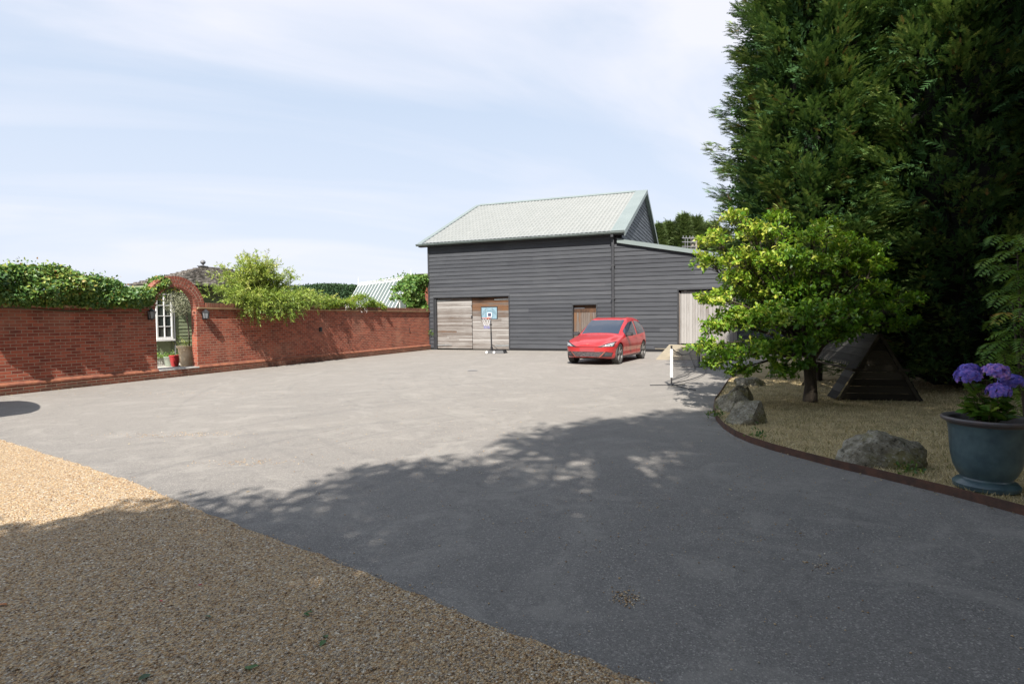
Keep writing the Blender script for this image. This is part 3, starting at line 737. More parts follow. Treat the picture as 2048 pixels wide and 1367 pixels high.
for k in range(NC):
    a, b2 = course(k, NC), course(k + 1.05, NC); lf = .045
    sh_t = r_.random()
    q = [(a[0], a[2], a[4] + lf), (a[1], a[2], a[4] + lf), (a[1], a[3], a[4] + lf), (a[0], a[3], a[4] + lf), (b2[0], b2[2], b2[4] + .004), (b2[1], b2[2], b2[4] + .004), (b2[1], b2[3], b2[4] + .004), (b2[0], b2[3], b2[4] + .004)]
    lo = [(v[0], v[1], a[4] - .005) for v in q[:4]]
    # individual shingles along the front and left: slightly differing tint
    nsh = 46
    for s_i in range(nsh):
        u, v_ = s_i / nsh, (s_i + .96) / nsh; dz = r_.uniform(-.012, .012)
        p = [Vector(q[0]).lerp(Vector(q[1]), u), Vector(q[0]).lerp(Vector(q[1]), v_), Vector(q[4]).lerp(Vector(q[5]), v_), Vector(q[4]).lerp(Vector(q[5]), u)]
        p[0].z += dz; p[1].z += dz; g2 = [Vector((p[0].x, p[0].y, a[4] - .005)), Vector((p[1].x, p[1].y, a[4] - .005))]
        mb.add(p + g2, [(0, 1, 2, 3), (4, 5, 1, 0)], r_.random())
    nsh = 26
    for (i0, i1) in ((3, 0), (1, 2), (2, 3)):
        for s_i in range(nsh):
            u, v_ = s_i / nsh, (s_i + .96) / nsh
            p = [Vector(q[i0]).lerp(Vector(q[i1]), u), Vector(q[i0]).lerp(Vector(q[i1]), v_), Vector(q[i0 + 4]).lerp(Vector(q[i1 + 4]), v_), Vector(q[i0 + 4]).lerp(Vector(q[i1 + 4]), u)]
            g2 = [Vector((p[0].x, p[0].y, a[4] - .005)), Vector((p[1].x, p[1].y, a[4] - .005))]
            mb.add(p + g2, [(0, 1, 2, 3), (4, 5, 1, 0)], r_.random())
rf = mb.build('roof', M['shingle'], sh)
mb = MB(); mb.box(ex0 + .05, ex1 - .05, ey0 + .04, ey1 - .05, ez - .09, ez - .02); mb.build('eaves', M['trim'], sh)
mb = MB(); mb.lathe([(0, .0), (.05, .01), (.03, .03), (.03, .05), (.07, .08), (.09, .13), (.07, .18), (.03, .21), (0, .215)], 16, (rx0 - .02, ry, rz + .02)); mb.box(rx0 - .2, rx0 + .12, ry - .09, ry + .09, rz - .01, rz + .02)
mb.build('finial', M['lead'], rf, smooth=True)

# ------------------------------------------------------------------ pots behind the arch
def pot(name, label, cat, x, y, prof, mat, z=.205, n=20, group=None):
    t = wthing(name, label, cat, x, y, z, group=group)
    MB().lathe(prof, n).build('body', mat, t, smooth=True)
    rm = max(p[0] for p in prof); h = max(p[1] for p in prof)
    MB().lathe([(0, h - .045), (rm * .84, h - .045), (rm * .84, h - .1)], n).build('soil', pm('soil_' + name, (.03, .02, .014), rough=.95) if 'soil' not in M else M['soil'], t)
    return t


M['soil'] = pm('soil', (.035, .024, .016), (.02, .014, .01), 20, .95, .5, 60)
pot('terracotta_pot', 'tall pale terracotta pot just inside the archway on its right', 'pot', -13.55, .82, [(0, 0), (.17, 0), (.175, .02), (.235, .56), (.265, .565), (.275, .63), (.25, .635), (.24, .58)], pm('pale_terracotta', (.58, .42, .25), (.72, .58, .40), 5, .85))
pot('red_pot', 'glazed red pot between the grey pot and the tall terracotta pot', 'pot', -13.66, 1.2, [(0, 0), (.09, 0), (.105, .03), (.15, .3), (.165, .31), (.16, .345), (.14, .34), (.135, .3)], pm('red_glaze', (.36, .03, .03), rough=.3))
pot('grey_green_pot', 'small grey green pot between the white planter and the red pot', 'pot', -13.62, 1.5, [(0, 0), (.1, 0), (.11, .03), (.15, .26), (.16, .27), (.155, .29), (.13, .285), (.13, .25)], pm('grey_green_glaze', (.24, .28, .22), (.32, .35, .29), 8, .6))
pl = wthing('stone_planter', 'white stone trough of low plants at the left inside the archway', 'planter', -13.62, 1.95, .205)
mb = MB(); mb.box(-.42, .28, -.14, .14, 0, .03, .8); mb.box(-.40, .26, -.12, .12, .03, .23); mb.box(-.42, .28, -.14, .14, .23, .27)
for k in range(7): mb.box(-.37 + k * .09, -.31 + k * .09, -.132, -.12, .06, .2)
mb.build('trough', pm('white_stone', (.6, .58, .54), (.4, .39, .36), 12, .85, .3, 50), pl, bevel=.008)


def tuft(name, label, cat, x, y, z, n, r, h, mat, L, Wd, up=.9, shape='diamond', mu=.6, seed=1):
    rg_ = np.random.default_rng(seed); c = Matrix.Translation(WW) @ Matrix.Rotation(pi / 2 - WT, 4, 'Z') @ Vector((x, y, z))
    P = rg_.normal(0, 1, (n, 3)) * (r * .5, r * .5, h * .28); P[:, 2] = np.abs(P[:, 2]) ; D = unit(P * (1, 1, .6) / r + rdir(rg_, n, up) * .8)
    o = leaf_object(name, [leaf_arrays(P, D, rdir(rg_, n, .7), rg_.uniform(.7, 1.2, n) * L, Wd, tints(rg_, n, mu), shape)], mat)
    o.location = c; return prop(o, label, cat)


tuft('potted_plant', 'low bright green leafy plants filling the white stone trough', 'plant', -13.68, 1.95, .43, 260, .30, .25, M['vine'], .07, .045, seed=2)
tuft('potted_plant', 'small green plant in the grey green pot', 'plant', -13.62, 1.5, .45, 120, .16, .3, M['vine'], .06, .03, seed=3)
tuft('potted_plant', 'spiky green shoots around the olive stem in the terracotta pot', 'plant', -13.6, .82, .79, 110, .20, .35, M['willow'], .16, .012, shape='needle', seed=4)
tuft('potted_plant', 'thin sprig growing in the red glazed pot', 'plant', -13.66, 1.2, .5, 40, .1, .45, M['vine'], .05, .02, seed=5)
ol = wthing('olive_tree', 'small standard olive tree with silvery head in the terracotta pot inside the arch', 'tree', -13.42, .86, .76)
mb = MB(); mb.tube([(0, 0, 0), (.02, .01, .35), (-.01, 0, .7), (-.06, .02, 1.0)], [.026, .022, .02, .014], 7)
for k in range(7): a = k * .9; mb.tube([(-.03, 0, .85 + .05 * k), (-.25 + .25 * cos(a), .22 * sin(a), 1.15 + .08 * k), (-.3 + .38 * cos(a), .3 * sin(a), 1.3 + .08 * k)], [.01, .007, .004], 5)
mb.build('trunk', M['bark'], ol)
rg_ = np.random.default_rng(8); n = 1500
P = rg_.normal(0, 1, (n, 3)); P = unit(P) * rg_.random((n, 1)) ** .4 * (.46, .36, .42) + (-.26, .05, 1.34)
leaf_object('crown', [leaf_arrays(P, rdir(rg_, n, .3), rdir(rg_, n, .4), .055, .015, tints(rg_, n, .6, .25), 'diamond')], M['olive'], ol)

# ------------------------------------------------------------------ greenhouse
GA = Vector((-5.39, 31.0, 0)); GB = Vector((-9.62, 36.3, 0)); gd = (GB - GA); GL = gd.length; gd.normalize()
gh = thing('greenhouse', 'white framed greenhouse with spiked ridge behind the brick wall beside the barn', 'greenhouse', GA, math.atan2(gd.y, gd.x))
# local x along the ridge (away), local y = right-hand slope side; visible slope faces -?; ridge at z 3.78
RZ, EZ, HW = 3.78, 2.05, 1.05
s = 1   # the visible slope runs to local +y or -y: camera side
camdir = Vector((-GA.x, -GA.y, 0)); ly = Vector((-gd.y, gd.x, 0)); s = 1 if camdir.dot(ly) > 0 else -1
mb = MB()
mb.box(-.03, GL + .03, -.04, .04, RZ - .05, RZ + .04); mb.box(-.03, GL + .03, -.02, .02, RZ + .1, RZ + .125)
for sd in (1, -1):
    nb_ = 15
    for i in range(nb_ + 1):
        x = GL * i / nb_; w = .026 if i % 4 == 0 else .012
        mb.prism([(sd * .0, RZ - .01), (sd * HW, EZ), (sd * HW, EZ + .06), (0, RZ + .05)], x - w, x + w, ax='x')
        mb.box(x - w, x + w, sd * HW - .02, sd * HW + .02, .25, EZ)
    mb.box(-.03, GL + .03, sd * HW - .035, sd * HW + .035, EZ - .04, EZ + .03); mb.box(0, GL, sd * HW - .03, sd * HW + .03, 1.0, 1.05)
for x in (0, GL):
    for y in (-.7, -.35, 0, .35, .7): mb.box(x - .02, x + .02, y - .02, y + .02, .25, RZ - abs(y) * (RZ - EZ) / HW)
    mb.box(x - .02, x + .02, -HW, HW, EZ - .03, EZ + .03)
mb.build('frame', M['white'], gh)
mb = MB()
for i in range(40): x = .08 + i * (GL - .1) / 40; mb.add([(x - .03, 0, RZ + .03), (x + .03, 0, RZ + .03), (x, .004, RZ + .19), (x, -.004, RZ + .19)], [(0, 1, 2), (1, 0, 3)])
islands(mb.build('ridge_spike', M['white'], gh))
for x in (.0, GL):
    MB().lathe([(0, 0), (.035, 0), (.03, .08), (.018, .12), (.028, .17), (.012, .22), (.02, .27), (.008, .33), (.0, .52)], 8, (x, 0, RZ + .02)).build('finial', M['white'], gh)
m, nt, b, tcx = newmat('greenhouse_glass'); M['ghglass'] = m
b.inputs['Base Color'].default_value = (.25, .3, .29, 1); b.inputs['Roughness'].default_value = .12
tr = nd(nt, 'ShaderNodeBsdfTransparent', {'Color': (.8, .87, .85, 1)}); bb = nd(nt, 'ShaderNodeBsdfDiffuse', {'Color': (.09, .112, .11, 1)})
mx0 = nd(nt, 'ShaderNodeMixShader', {0: .5, 1: bb.outputs[0], 2: b.outputs[0]}); mx = nd(nt, 'ShaderNodeMixShader', {0: .22, 1: mx0.outputs[0], 2: tr.outputs[0]})
nt.links.new(mx.outputs[0], nt.nodes['Material Output'].inputs['Surface'])
mb = MB()
for sd in (1, -1):
    mb.add([(0, sd * .01, RZ), (GL, sd * .01, RZ), (GL, sd * HW, EZ + .02), (0, sd * HW, EZ + .02)], [(0, 1, 2, 3)]); mb.add([(0, sd * HW, EZ), (GL, sd * HW, EZ), (GL, sd * HW, .3), (0, sd * HW, .3)], [(0, 1, 2, 3)])
mb.add([(0.01, -HW, .3), (.01, HW, .3), (.01, HW, EZ), (.01, 0, RZ), (.01, -HW, EZ)], [(0, 1, 2, 3, 4)]); mb.add([(GL, -HW, .3), (GL, HW, .3), (GL, HW, EZ), (GL, 0, RZ), (GL, -HW, EZ)], [(0, 1, 2, 3, 4)])
mb.build('glazing', M['ghglass'], gh)
mb = MB(); mb.box(.05, GL - .05, -HW + .03, HW - .03, .2, .3); mb.build('floor', M['stone'], gh)

# outbuilding roof beyond
ob = thing('outbuilding', 'brown tiled outbuilding roof showing between the greenhouse climber and the barn', 'outbuilding', (-7.9, 38.4, 0), radians(-32))
mb = MB(); mb.box(-.1, 5.4, .3, 3.6, .1, 4.2); mb.build('wall', M['brick'], ob)
mb = MB(); mb.prism([(0, 4.1), (1.95, 4.72), (3.9, 4.1), (3.9, 4.0), (1.95, 4.62), (0, 4.0)], -.3, 5.6, ax='x'); mb.build('roof', M['shingle'], ob)

# ------------------------------------------------------------------ basketball hoop
hp = thing('basketball_hoop', 'freestanding basketball hoop on a black wheeled base before the barn doors', 'basketball hoop', (-.93, 26.12, 0), -.305)
mb = MB()
mb.add([(-.17, -.22, 0), (.62, -.10, 0), (.66, .36, 0), (-.13, .42, 0), (-.12, -.17, .13), (.56, -.06, .13), (.60, .30, .13), (-.08, .34, .13)], [(3, 2, 1, 0), (4, 5, 6, 7), (0, 1, 5, 4), (1, 2, 6, 5), (2, 3, 7, 6), (3, 0, 4, 7)])
mb.box(.0, .5, .05, .1, .13, .15); mb.box(.0, .5, .18, .22, .13, .15)
mb.build('base', M['blackp'], hp, bevel=.03)
for x in (-.15, .20):
    mb = MB(); mb.lathe([(0, -.035), (.05, -.03), (.055, -.02), (.055, .02), (.05, .03), (0, .035)], 16)
    w = mb.build('wheel', pm('white_wheel', (.7, .7, .7), rough=.5) if 'ww' not in M else M['ww'], hp, smooth=True); M['ww'] = w.data.materials[0]
    w.rotation_euler = (pi / 2, 0, .0); w.location = (x, -.25, .056)
mb = MB(); mb.tube([(0, 0, .1), (-.015, 0, .95)], .034, 10); mb.tube([(-.015, 0, .95), (-.03, 0, 1.62)], .027, 10); mb.tube([(.0, 0, .13), (.0, 0, .3)], .05, 8)
mb.box(-.07, .03, -.03, .03, 1.28, 1.33); mb.build('pole', M['blackp'], hp, smooth=True)
mb = MB(); mb.tube([(-.01, .02, .42), (.32, .12, .12)], .012, 6); mb.tube([(-.01, .02, .42), (-.02, .3, .12)], .012, 6); mb.build('strut', M['blackp'], hp)
BX, BZ, BY = -.07, 1.83, -.06
mb = MB(); w, h, e = .395, .29, .026
mb.box(BX - w, BX + w, BY - .02, BY + .02, BZ - h, BZ - h + e); mb.box(BX - w, BX + w, BY - .02, BY + .02, BZ + h - e, BZ + h); mb.box(BX - w, BX - w + e, BY - .02, BY + .02, BZ - h + e, BZ + h - e); mb.box(BX + w - e, BX + w, BY - .02, BY + .02, BZ - h + e, BZ + h - e)
for z in (-.12, .12): mb.box(BX - .02, BX + .02, BY + .02, .03, BZ + z - .02, BZ + z + .02)
bf = mb.build('backboard_frame', M['blackp'], hp)
mb = MB(); mb.box(BX - w + e, BX + w - e, BY - .006, BY + .006, BZ - h + e, BZ + h - e); bd = mb.build('backboard', pm('pale_blue_board', (.17, .27, .33), (.22, .32, .37), 6, .25, spec=.6), hp)
mb = MB(); y = BY - .010
def strip(mb, pts, wd, yy):
    for (xa, za), (xb, zb) in zip(pts[:-1], pts[1:]):
        d = Vector((xb - xa, 0, zb - za)).normalized(); q = Vector((-d.z, 0, d.x)) * wd / 2
        A, B = Vector((xa, yy, za)), Vector((xb, yy, zb)); mb.add([A - q, B - q, B + q, A + q], [(0, 1, 2, 3)])
for sgn in (-1, 1):
    strip(mb, [(BX + sgn * (.10 + .26 * cos(t)), BZ - .25 + .42 * sin(t)) for t in np.linspace(0, 1.7, 12)], .008, y)
    strip(mb, [(BX + sgn * (.14 + .05 * sin(t)), BZ + .26 - .5 * t / 3.1) for t in np.linspace(0, 3.1, 10)], .008, y)
strip(mb, [(BX + .3 * cos(t), BZ - .12 + .22 * sin(t)) for t in np.linspace(.1, 3.04, 20)], .008, y - .001)
mb.build('court_lines', M['blackp'], bd)
mb = MB(); mb.box(BX - .085, BX + .115, y - .004, y - .002, BZ - .18, BZ - .16); mb.box(BX - .085, BX + .115, y - .004, y - .002, BZ + .0, BZ + .02); mb.box(BX - .085, BX - .065, y - .004, y - .002, BZ - .16, BZ + 0); mb.box(BX + .095, BX + .115, y - .004, y - .002, BZ - .16, BZ)
mb.build('target_square', M['white'], bd)
mb = MB(); mb.box(BX - .06, BX + .09, y - .003, y - .001, BZ - .155, BZ - .005); mb.build('target_panel', pm('navy_panel', (.05, .06, .11), rough=.4), bd)
RX, RY, RZ_ = BX - .02, BY - .31, BZ - .235
mb = MB(); mb.tube([(RX + .215 * cos(t), RY + .215 * sin(t), RZ_) for t in np.linspace(0, 2 * pi, 29)], .012, 6, cap=False); mb.box(RX - .06, RX + .06, RY + .2, BY - .02, RZ_ - .025, RZ_ + .02)
mb.build('rim', pm('orange_rim', (.62, .11, .03), rough=.45), hp)
for nm, z0, z1, r0, r1, mt in (('net', 0, -.34, .212, .115, pm('white_cord', (.75, .75, .77), rough=.8)), ('net_hem', -.34, -.47, .115, .125, pm('blue_cord', (.12, .14, .5), rough=.8))):
    mb = MB()
    for k in range(9):
        for dr in (-1, 1):
            mb.tube([(RX + (r0 + (r1 - r0) * t) * cos(2 * pi * (k + dr * t * 1.0) / 9), RY + (r0 + (r1 - r0) * t) * sin(2 * pi * (k + dr * t) / 9), RZ_ + z0 + (z1 - z0) * t) for t in (0, .33, .66, 1)], .0055, 4)
    mb.build(nm, mt, hp)

# ------------------------------------------------------------------ tennis net
tn = thing('tennis_net', 'small portable tennis net with white sleeved post at the edge of the tarmac', 'net', (0, 0, 0))
P1, P2 = Vector((3.6, 12.97, 0)), Vector((5.77, 17.68, 0)); dn = P2 - P1
def sag(t): return .86 - 1.15 * t * (1 - t)
for P, ends in ((P1, ((3.12, 13.01), (3.85, 12.04), (3.95, 13.1))), (P2, ((5.18, 17.57), (6.13, 16.93), (6.2, 17.9)))):
    mb = MB(); mb.tube([P + Vector((0, 0, .0)), P + Vector((0, 0, .88))], .017, 8); mb.tube([P + Vector((0, 0, .88)), P + Vector((0, 0, .91))], .024, 8)
    mb.build('post', M['blackp'], tn)
    mb = MB(); mb.lathe([(0, 0), (.09, 0), (.085, .03), (.03, .05), (0, .05)], 14, (P.x, P.y, .004)); 
    for e in ends: mb.tube([P + Vector((0, 0, .025)), Vector((e[0], e[1], .014))], .011, 6)
    mb.build('foot', M['blackp'], tn)
mb = MB(); mb.tube([P1 + Vector((0, 0, z)) for z in np.linspace(.19, .83, 9)], [.032 + .005 * (i % 2) for i in range(9)], 9); sv = mb.build('sleeve', M['white'], tn, smooth=True)
mb = MB()
for i, z in enumerate(np.linspace(.25, .78, 11)):
    a = -pi / 2 - .27; mb.tube([P1 + Vector((cos(a) * .037 - .008 + .005 * (i % 3), sin(a) * .037, z)), P1 + Vector((cos(a) * .037 + .012, sin(a) * .037, z + (.02 if i % 2 else -.005)))], .0045, 4)
mb.build('sleeve_marks', M['blackp'], sv)
mb = MB(); NT = 96; ts = np.linspace(0, 1, NT)
nb0 = lambda t: .13 - .22 * t * (1 - t)
def npnt(t, f):
    z = nb0(t) + (sag(t) - nb0(t)) * f; q = P1 + dn * t; sd = .10 * (1 - f) * sin(pi * t) + .02 * sin(t * 23 + f * 3) * sin(pi * t)
    return Vector((q.x + dn.y / dn.length * sd, q.y - dn.x / dn.length * sd, z))
for i in range(0, NT): mb.tube([npnt(ts[i], f) for f in np.linspace(0, 1, 7)], .0016, 3, cap=False)
for f in np.linspace(.04, .96, 12): mb.tube([npnt(t, f) for t in ts[::3]], .0016, 3, cap=False)
mb.build('mesh', M['blackp'], tn)
mb = MB(); mb.tube([npnt(t, 1) for t in ts[::4]], .011, 6); mb.tube([npnt(t, 0) for t in ts[::4]], .009, 6); mb.build('cord', M['blackp'], tn)
mb = MB(); mb.tube([P1 + dn * t + Vector((dn.y, -dn.x, 0)).normalized() * (.42 * sin(pi * t) ** .8) + Vector((0, 0, .05)) for t in np.linspace(0, 1, 22)], .011, 6); mb.build('ground_rod', M['blackp'], tn)

# ------------------------------------------------------------------ rocks


def ico(sub):
    import bmesh
    bm = bmesh.new(); bmesh.ops.create_icosphere(bm, subdivisions=sub, radius=1); V = np.array([v.co[:] for v in bm.verts]); F = np.array([[v.index for v in f.verts] for f in bm.faces]); bm.free(); return V, F


IV, IF = ico(5)


def fbm(P, seed, freq, octs=4, ridged=False):
    r = np.random.default_rng(seed); out = np.zeros(len(P)); a = 1.
    for o_ in range(octs):
        for _ in range(5):
            k = unit(r.normal(size=(1, 3)))[0] * freq; out += a * np.sin(P @ k + r.uniform(0, 6.28)) * np.cos(P @ (unit(r.normal(size=(1, 3)))[0] * freq) + r.uniform(0, 6.28))
        a *= .5; freq *= 2.1
    return out / 5


m, nt, b, tcx = newmat('lichened_stone'); M['rock'] = m
na = nd(nt, 'ShaderNodeTexNoise', {'Vector': tcx, 'Scale': 7.0, 'Detail': 9.0, 'Roughness': .7}); nb = nd(nt, 'ShaderNodeTexNoise', {'Vector': tcx, 'Scale': 3.0, 'Detail': 6.0, 'Roughness': .65}); ncx = nd(nt, 'ShaderNodeTexNoise', {'Vector': tcx, 'Scale': 38.0, 'Detail': 6.0})
col = ramp(nt, na.outputs['Fac'], [(.3, (.06, .052, .037)), (.45, (.17, .15, .11)), (.58, (.27, .245, .185)), (.7, (.40, .375, .31))])
col = mixc(nt, ramp(nt, nb.outputs['Fac'], [(.48, gr(0)), (.6, gr(.75))]), col, (.13, .115, .035))
col = mixc(nt, ramp(nt, ncx.outputs['Fac'], [(.57, gr(0)), (.68, gr(.6))]), col, (.36, .35, .31))
col = mixc(nt, ramp(nt, ncx.outputs['Fac'], [(.33, gr(.8)), (.42, gr(0))]), col, (.035, .03, .025))
nt.links.new(col, b.inputs['Base Color']); b.inputs['Roughness'].default_value = .92; b.inputs['Specular IOR Level'].default_value = .2
bp = nd(nt, 'ShaderNodeBump', {'Strength': .9, 'Distance': .02, 'Height': mth(nt, 'ADD', na.outputs['Fac'], mth(nt, 'MULTIPLY', ncx.outputs['Fac'], .5))}); nt.links.new(bp.outputs[0], b.inputs['Normal'])


def rock(label, loc, size, rz, seed, planes=(), npl=16, rough=.05):
    r = np.random.default_rng(seed); nrm = unit(r.normal(size=(npl, 3))); d = r.uniform(.72, 1.0, npl)
    if len(planes): nrm = np.concatenate([nrm, unit(np.array([p[:3] for p in planes], float))]); d = np.concatenate([d, [p[3] for p in planes]])
    dt = IV @ nrm.T; rr = np.where(dt > .05, d[None] / np.maximum(dt, .05), 9).min(1); rr = np.minimum(rr, 1.08)
    fb = fbm(IV * 1.0, seed + 5, 5., 5)
    V = IV * (rr * (1 + rough * fb - rough * .8 * np.abs(fbm(IV, seed + 9, 11, 3))))[:, None] * np.array(size)
    V[:, 2] = np.maximum(V[:, 2], -.05) + .0
    o = mesh_np('rock', V, IF, M['rock'], None, True); o.location = loc; o.rotation_euler = (0, 0, rz)
    try: o.data.set_sharp_from_angle(angle=radians(38))
    except Exception: pass
    return prop(o, label, 'rock', 'boulders along the lawn edge')


rock('pale lichened boulder, front one of the cluster beside the net', (3.36, 8.12, .06), (.34, .26, .34), .35, 21, [(.3, -.9, .35, .72), (1, 0, .1, .86), (-.6, -.2, .8, .62), (0, 0, 1, .86)], rough=.06)
rock('low brown sloping boulder, middle one of the cluster', (3.62, 9.2, .04), (.40, .3, .36), .2, 33, [(.75, 0, .7, .6), (-.8, -.1, .5, .7), (0, -1, .2, .7)], rough=.05)
rock('dark rounded boulder resting on top at the back of the cluster', (3.88, 9.75, .18), (.24, .22, .25), -.4, 41, [(0, 0, 1, .75), (0, -.9, .3, .75)], rough=.05)
rock('grey flat stone half hidden under the bright green tree', (5.2, 12.55, .05), (.36, .3, .22), .2, 52, [(0, 0, 1, .7)], rough=.06)
rock('big craggy boulder lying alone by the steel edging near the blue pot', (3.70, 5.74, .04), (.47, .27, .44), -.25, 66, [(-.6, -.1, .85, .72), (.5, -.2, .85, .86), (0, 0, 1, .88), (-.2, -1, .3, .7)], npl=34, rough=.13)
# weeds round the stones
for i, (x, y, n_, lab) in enumerate(((3.02, 8.55, 90, 'small green weeds left of the boulder cluster'), (3.75, 5.38, 60, 'green weed sprouting under the craggy boulder'), (3.05, 7.1, 40, 'low green weed at the edging before the pale boulder'))):
    rg_ = np.random.default_rng(70 + i); P = rg_.normal(0, 1, (n_, 3)) * (.07, .07, .05); P[:, 2] = np.abs(P[:, 2]) + .05
    o = leaf_object('weed', [leaf_arrays(P, rdir(rg_, n_, .8), rdir(rg_, n_, .6), .05, .022, tints(rg_, n_), 'diamond')], M['ivy']); o.location = (x, y, 0); prop(o, lab, 'weed')

# ------------------------------------------------------------------ blue glazed pot and hydrangea
M['glaze'] = pm('blue_green_glaze', (.035, .065, .08), (.075, .125, .135), 7, .38, .15, 30, coat=.25, detail=8)
bpo = thing('glazed_pot', 'large blue grey glazed pot with flared brown rim on the lawn corner', 'pot', (4.07, 4.9, .05), 0)
MB().lathe([(0, 0), (.215, 0), (.232, .012), (.235, .045), (.212, .07), (.185, .085), (.18, .1), (.205, .13), (.235, .2), (.255, .3), (.265, .42), (.272, .51), (.282, .56), (.292, .572)], 64).build('body', M['glaze'], bpo, smooth=True)
MB().lathe([(.283, .558), (.303, .576), (.325, .589), (.328, .604), (.316, .616), (.288, .614), (.27, .60), (.262, .55)], 64).build('rim', pm('brown_glazed_rim', (.10, .075, .07), (.06, .06, .065), 10, .5, .2, 50, coat=.1), bpo, smooth=True)
MB().lathe([(0, .56), (.268, .552)], 40).build('soil', M['soil'], bpo)
hy = thing('hydrangea', 'purple and blue mophead hydrangea growing in the blue grey glazed pot', 'hydrangea', (4.07, 4.9, .60))
rg_ = np.random.default_rng(101)
heads = [((-.19, -.02, .41), .086, .30, 'head'), ((-.07, .12, .45), .075, .2, 'h'), ((.04, -.02, .44), .097, .60, 'h'), ((.24, .04, .35), .085, .15, 'h'), ((-.05, -.16, .30), .082, .32, 'h')]
stems = MB()
for (c, r, mu, _) in heads:
    base = (rg_.uniform(-.08, .08), rg_.uniform(-.08, .08), -.06); stems.tube([base, ((base[0] + c[0]) * .5 + rg_.uniform(-.02, .02), (base[1] + c[1]) * .5, c[2] * .45), (c[0], c[1], c[2] - .03)], [.007, .006, .005], 6)
extra = []
for k in range(9):
    a = k * .7; e = (.19 * cos(a), .17 * sin(a), rg_.uniform(.12, .33)); extra.append(e); stems.tube([(e[0] * .2, e[1] * .2, -.05), (e[0] * .6, e[1] * .6, e[2] * .6), e], [.006, .005, .003], 5)
stems.build('stems', M['stem'], hy)
for (c, r, mu, _) in heads:
    n = 110; d = unit(rg_.normal(size=(n, 3)) + (0, 0, .35)); d[:, 2] = np.where(d[:, 2] < -.35, -d[:, 2], d[:, 2]); parts = []
    lump = 1 + rg_.normal(0, .06, n) + .13 * fbm(d, int(mu * 100), 4, 2)
    P = np.array(c) + d * (r * lump)[:, None] * (1, 1, .78)
    for q in range(4):
        u = unit(np.cross(d, rg_.normal(size=(n, 3)) if q == 0 else v0)) if q == 0 else unit(np.cross(d, u)); v0 = u
        parts.append(leaf_arrays(P, u + d * .15, d + rg_.normal(0, .28, (n, 3)), .026, .024, np.clip(mu + rg_.normal(0, .24, n), 0, 1), 'diamond'))
    leaf_object('flower_head', parts, M['petal'], hy)
n = 270; lp = []; ld = []
pts = [np.array(h[0]) for h in heads] + [np.array(e) for e in extra]
for q in range(n):
    c = pts[q % len(pts)]; t = rg_.uniform(.35, .95); base = np.array((c[0] * t * .9, c[1] * t * .9, (c[2] - .05) * t)); a = rg_.uniform(0, 6.28); lp.append(base); ld.append((cos(a), sin(a), rg_.uniform(-.1, .6)))
lp = np.array(lp); ld = np.array(ld)
leaf_object('leaves', [leaf_arrays(lp, ld, rdir(rg_, n, 1.4), rg_.uniform(.07, .12, n), .058, tints(rg_, n, .5, .25), 'ovate')], M['hydleaf'], hy)

# ------------------------------------------------------------------ A-frame ark
ark = thing('hen_ark', 'dark weathered A-frame hen ark in the deep shade beneath the conifers', 'hen ark', (6.40, 10.03, .05), -.212)
M['arkwood'] = woodmat('old_ark_board', [(0, (.016, .013, .009)), (.5, (.038, .032, .022)), (1, (.065, .055, .04))], 'x', .9, .5)
M['arkroof'] = woodmat('ark_roof_board', [(0, (.022, .021, .018)), (.5, (.045, .043, .038)), (1, (.08, .077, .07))], 'y', .85, .5)
hw, hh, ln = .66, 1.14, 2.2
mb = MB(); z = 0
while z < hh - .05:
    z1 = min(z + .125, hh - .02); w0 = hw * (1 - z / hh) - .02; w1 = hw * (1 - z1 / hh) - .02
    mb.add([(-w0, -.003, z + .003), (w0, -.003, z + .003), (w1, 0, z1), (-w1, 0, z1), (-w0, .02, z + .006), (w0, .02, z + .006)], [(0, 1, 2, 3), (4, 5, 1, 0)], r_.random()); z += .125
mb.build('end_panel', M['arkwood'], ark)
mb = MB()
for sd in (-1, 1):
    k = 9
    for i in range(k):
        za, zb = hh * i / k, hh * (i + 1) / k
        if i < 5:
            y0_, y1_ = -.05, .42
        else: y0_, y1_ = -.05, ln
        xa, xb = sd * (hw * (1 - za / hh) + .03), sd * (hw * (1 - zb / hh) + .02)
        mb.add([(xa, y0_, za + .02), (xa, y1_, za + .02), (xb, y1_, zb + .02), (xb, y0_, zb + .02), (xa - sd * .02, y0_, za + .01), (xa - sd * .02, y1_, za + .01)], [(0, 1, 2, 3), (4, 5, 1, 0)], r_.random())
    # scalloped valance over the run
    for j in range(14):
        yj = .43 + j * .125; za = hh * 5 / 9; x_ = sd * (hw * 4 / 9 + .034)
        mb.add([(x_, yj, za + .02), (x_, yj + .125, za + .02), (x_ + sd * .02, yj + .11, za - .03), (x_ + sd * .022, yj + .0625, za - .06), (x_ + sd * .02, yj + .015, za - .03)], [(0, 1, 2, 3, 4)], .7)
mb.build('roof', M['arkroof'], ark)
mb = MB()
for sd in (-1, 1):
    mb.prism([(sd * (hw + .0), 0), (sd * (hw - .05), 0), (-sd * .025, hh + .02), (sd * .025, hh + .04)], -.075, -.052)
    mb.box(sd * .36 - .09, sd * .36 + .09, -.12, -.08, .52, .565)
    mb.prism([(sd * hw, 0), (sd * (hw - .05), 0), (sd * .0, hh), (sd * .04, hh)], ln, ln + .04)
mb.tube([(-.42, -.1, .545), (-.42, ln + .2, .545)], .022, 6); mb.tube([(.42, -.1, .545), (.42, ln + .2, .545)], .022, 6)
mb.build('frame', M['arkwood'], ark)

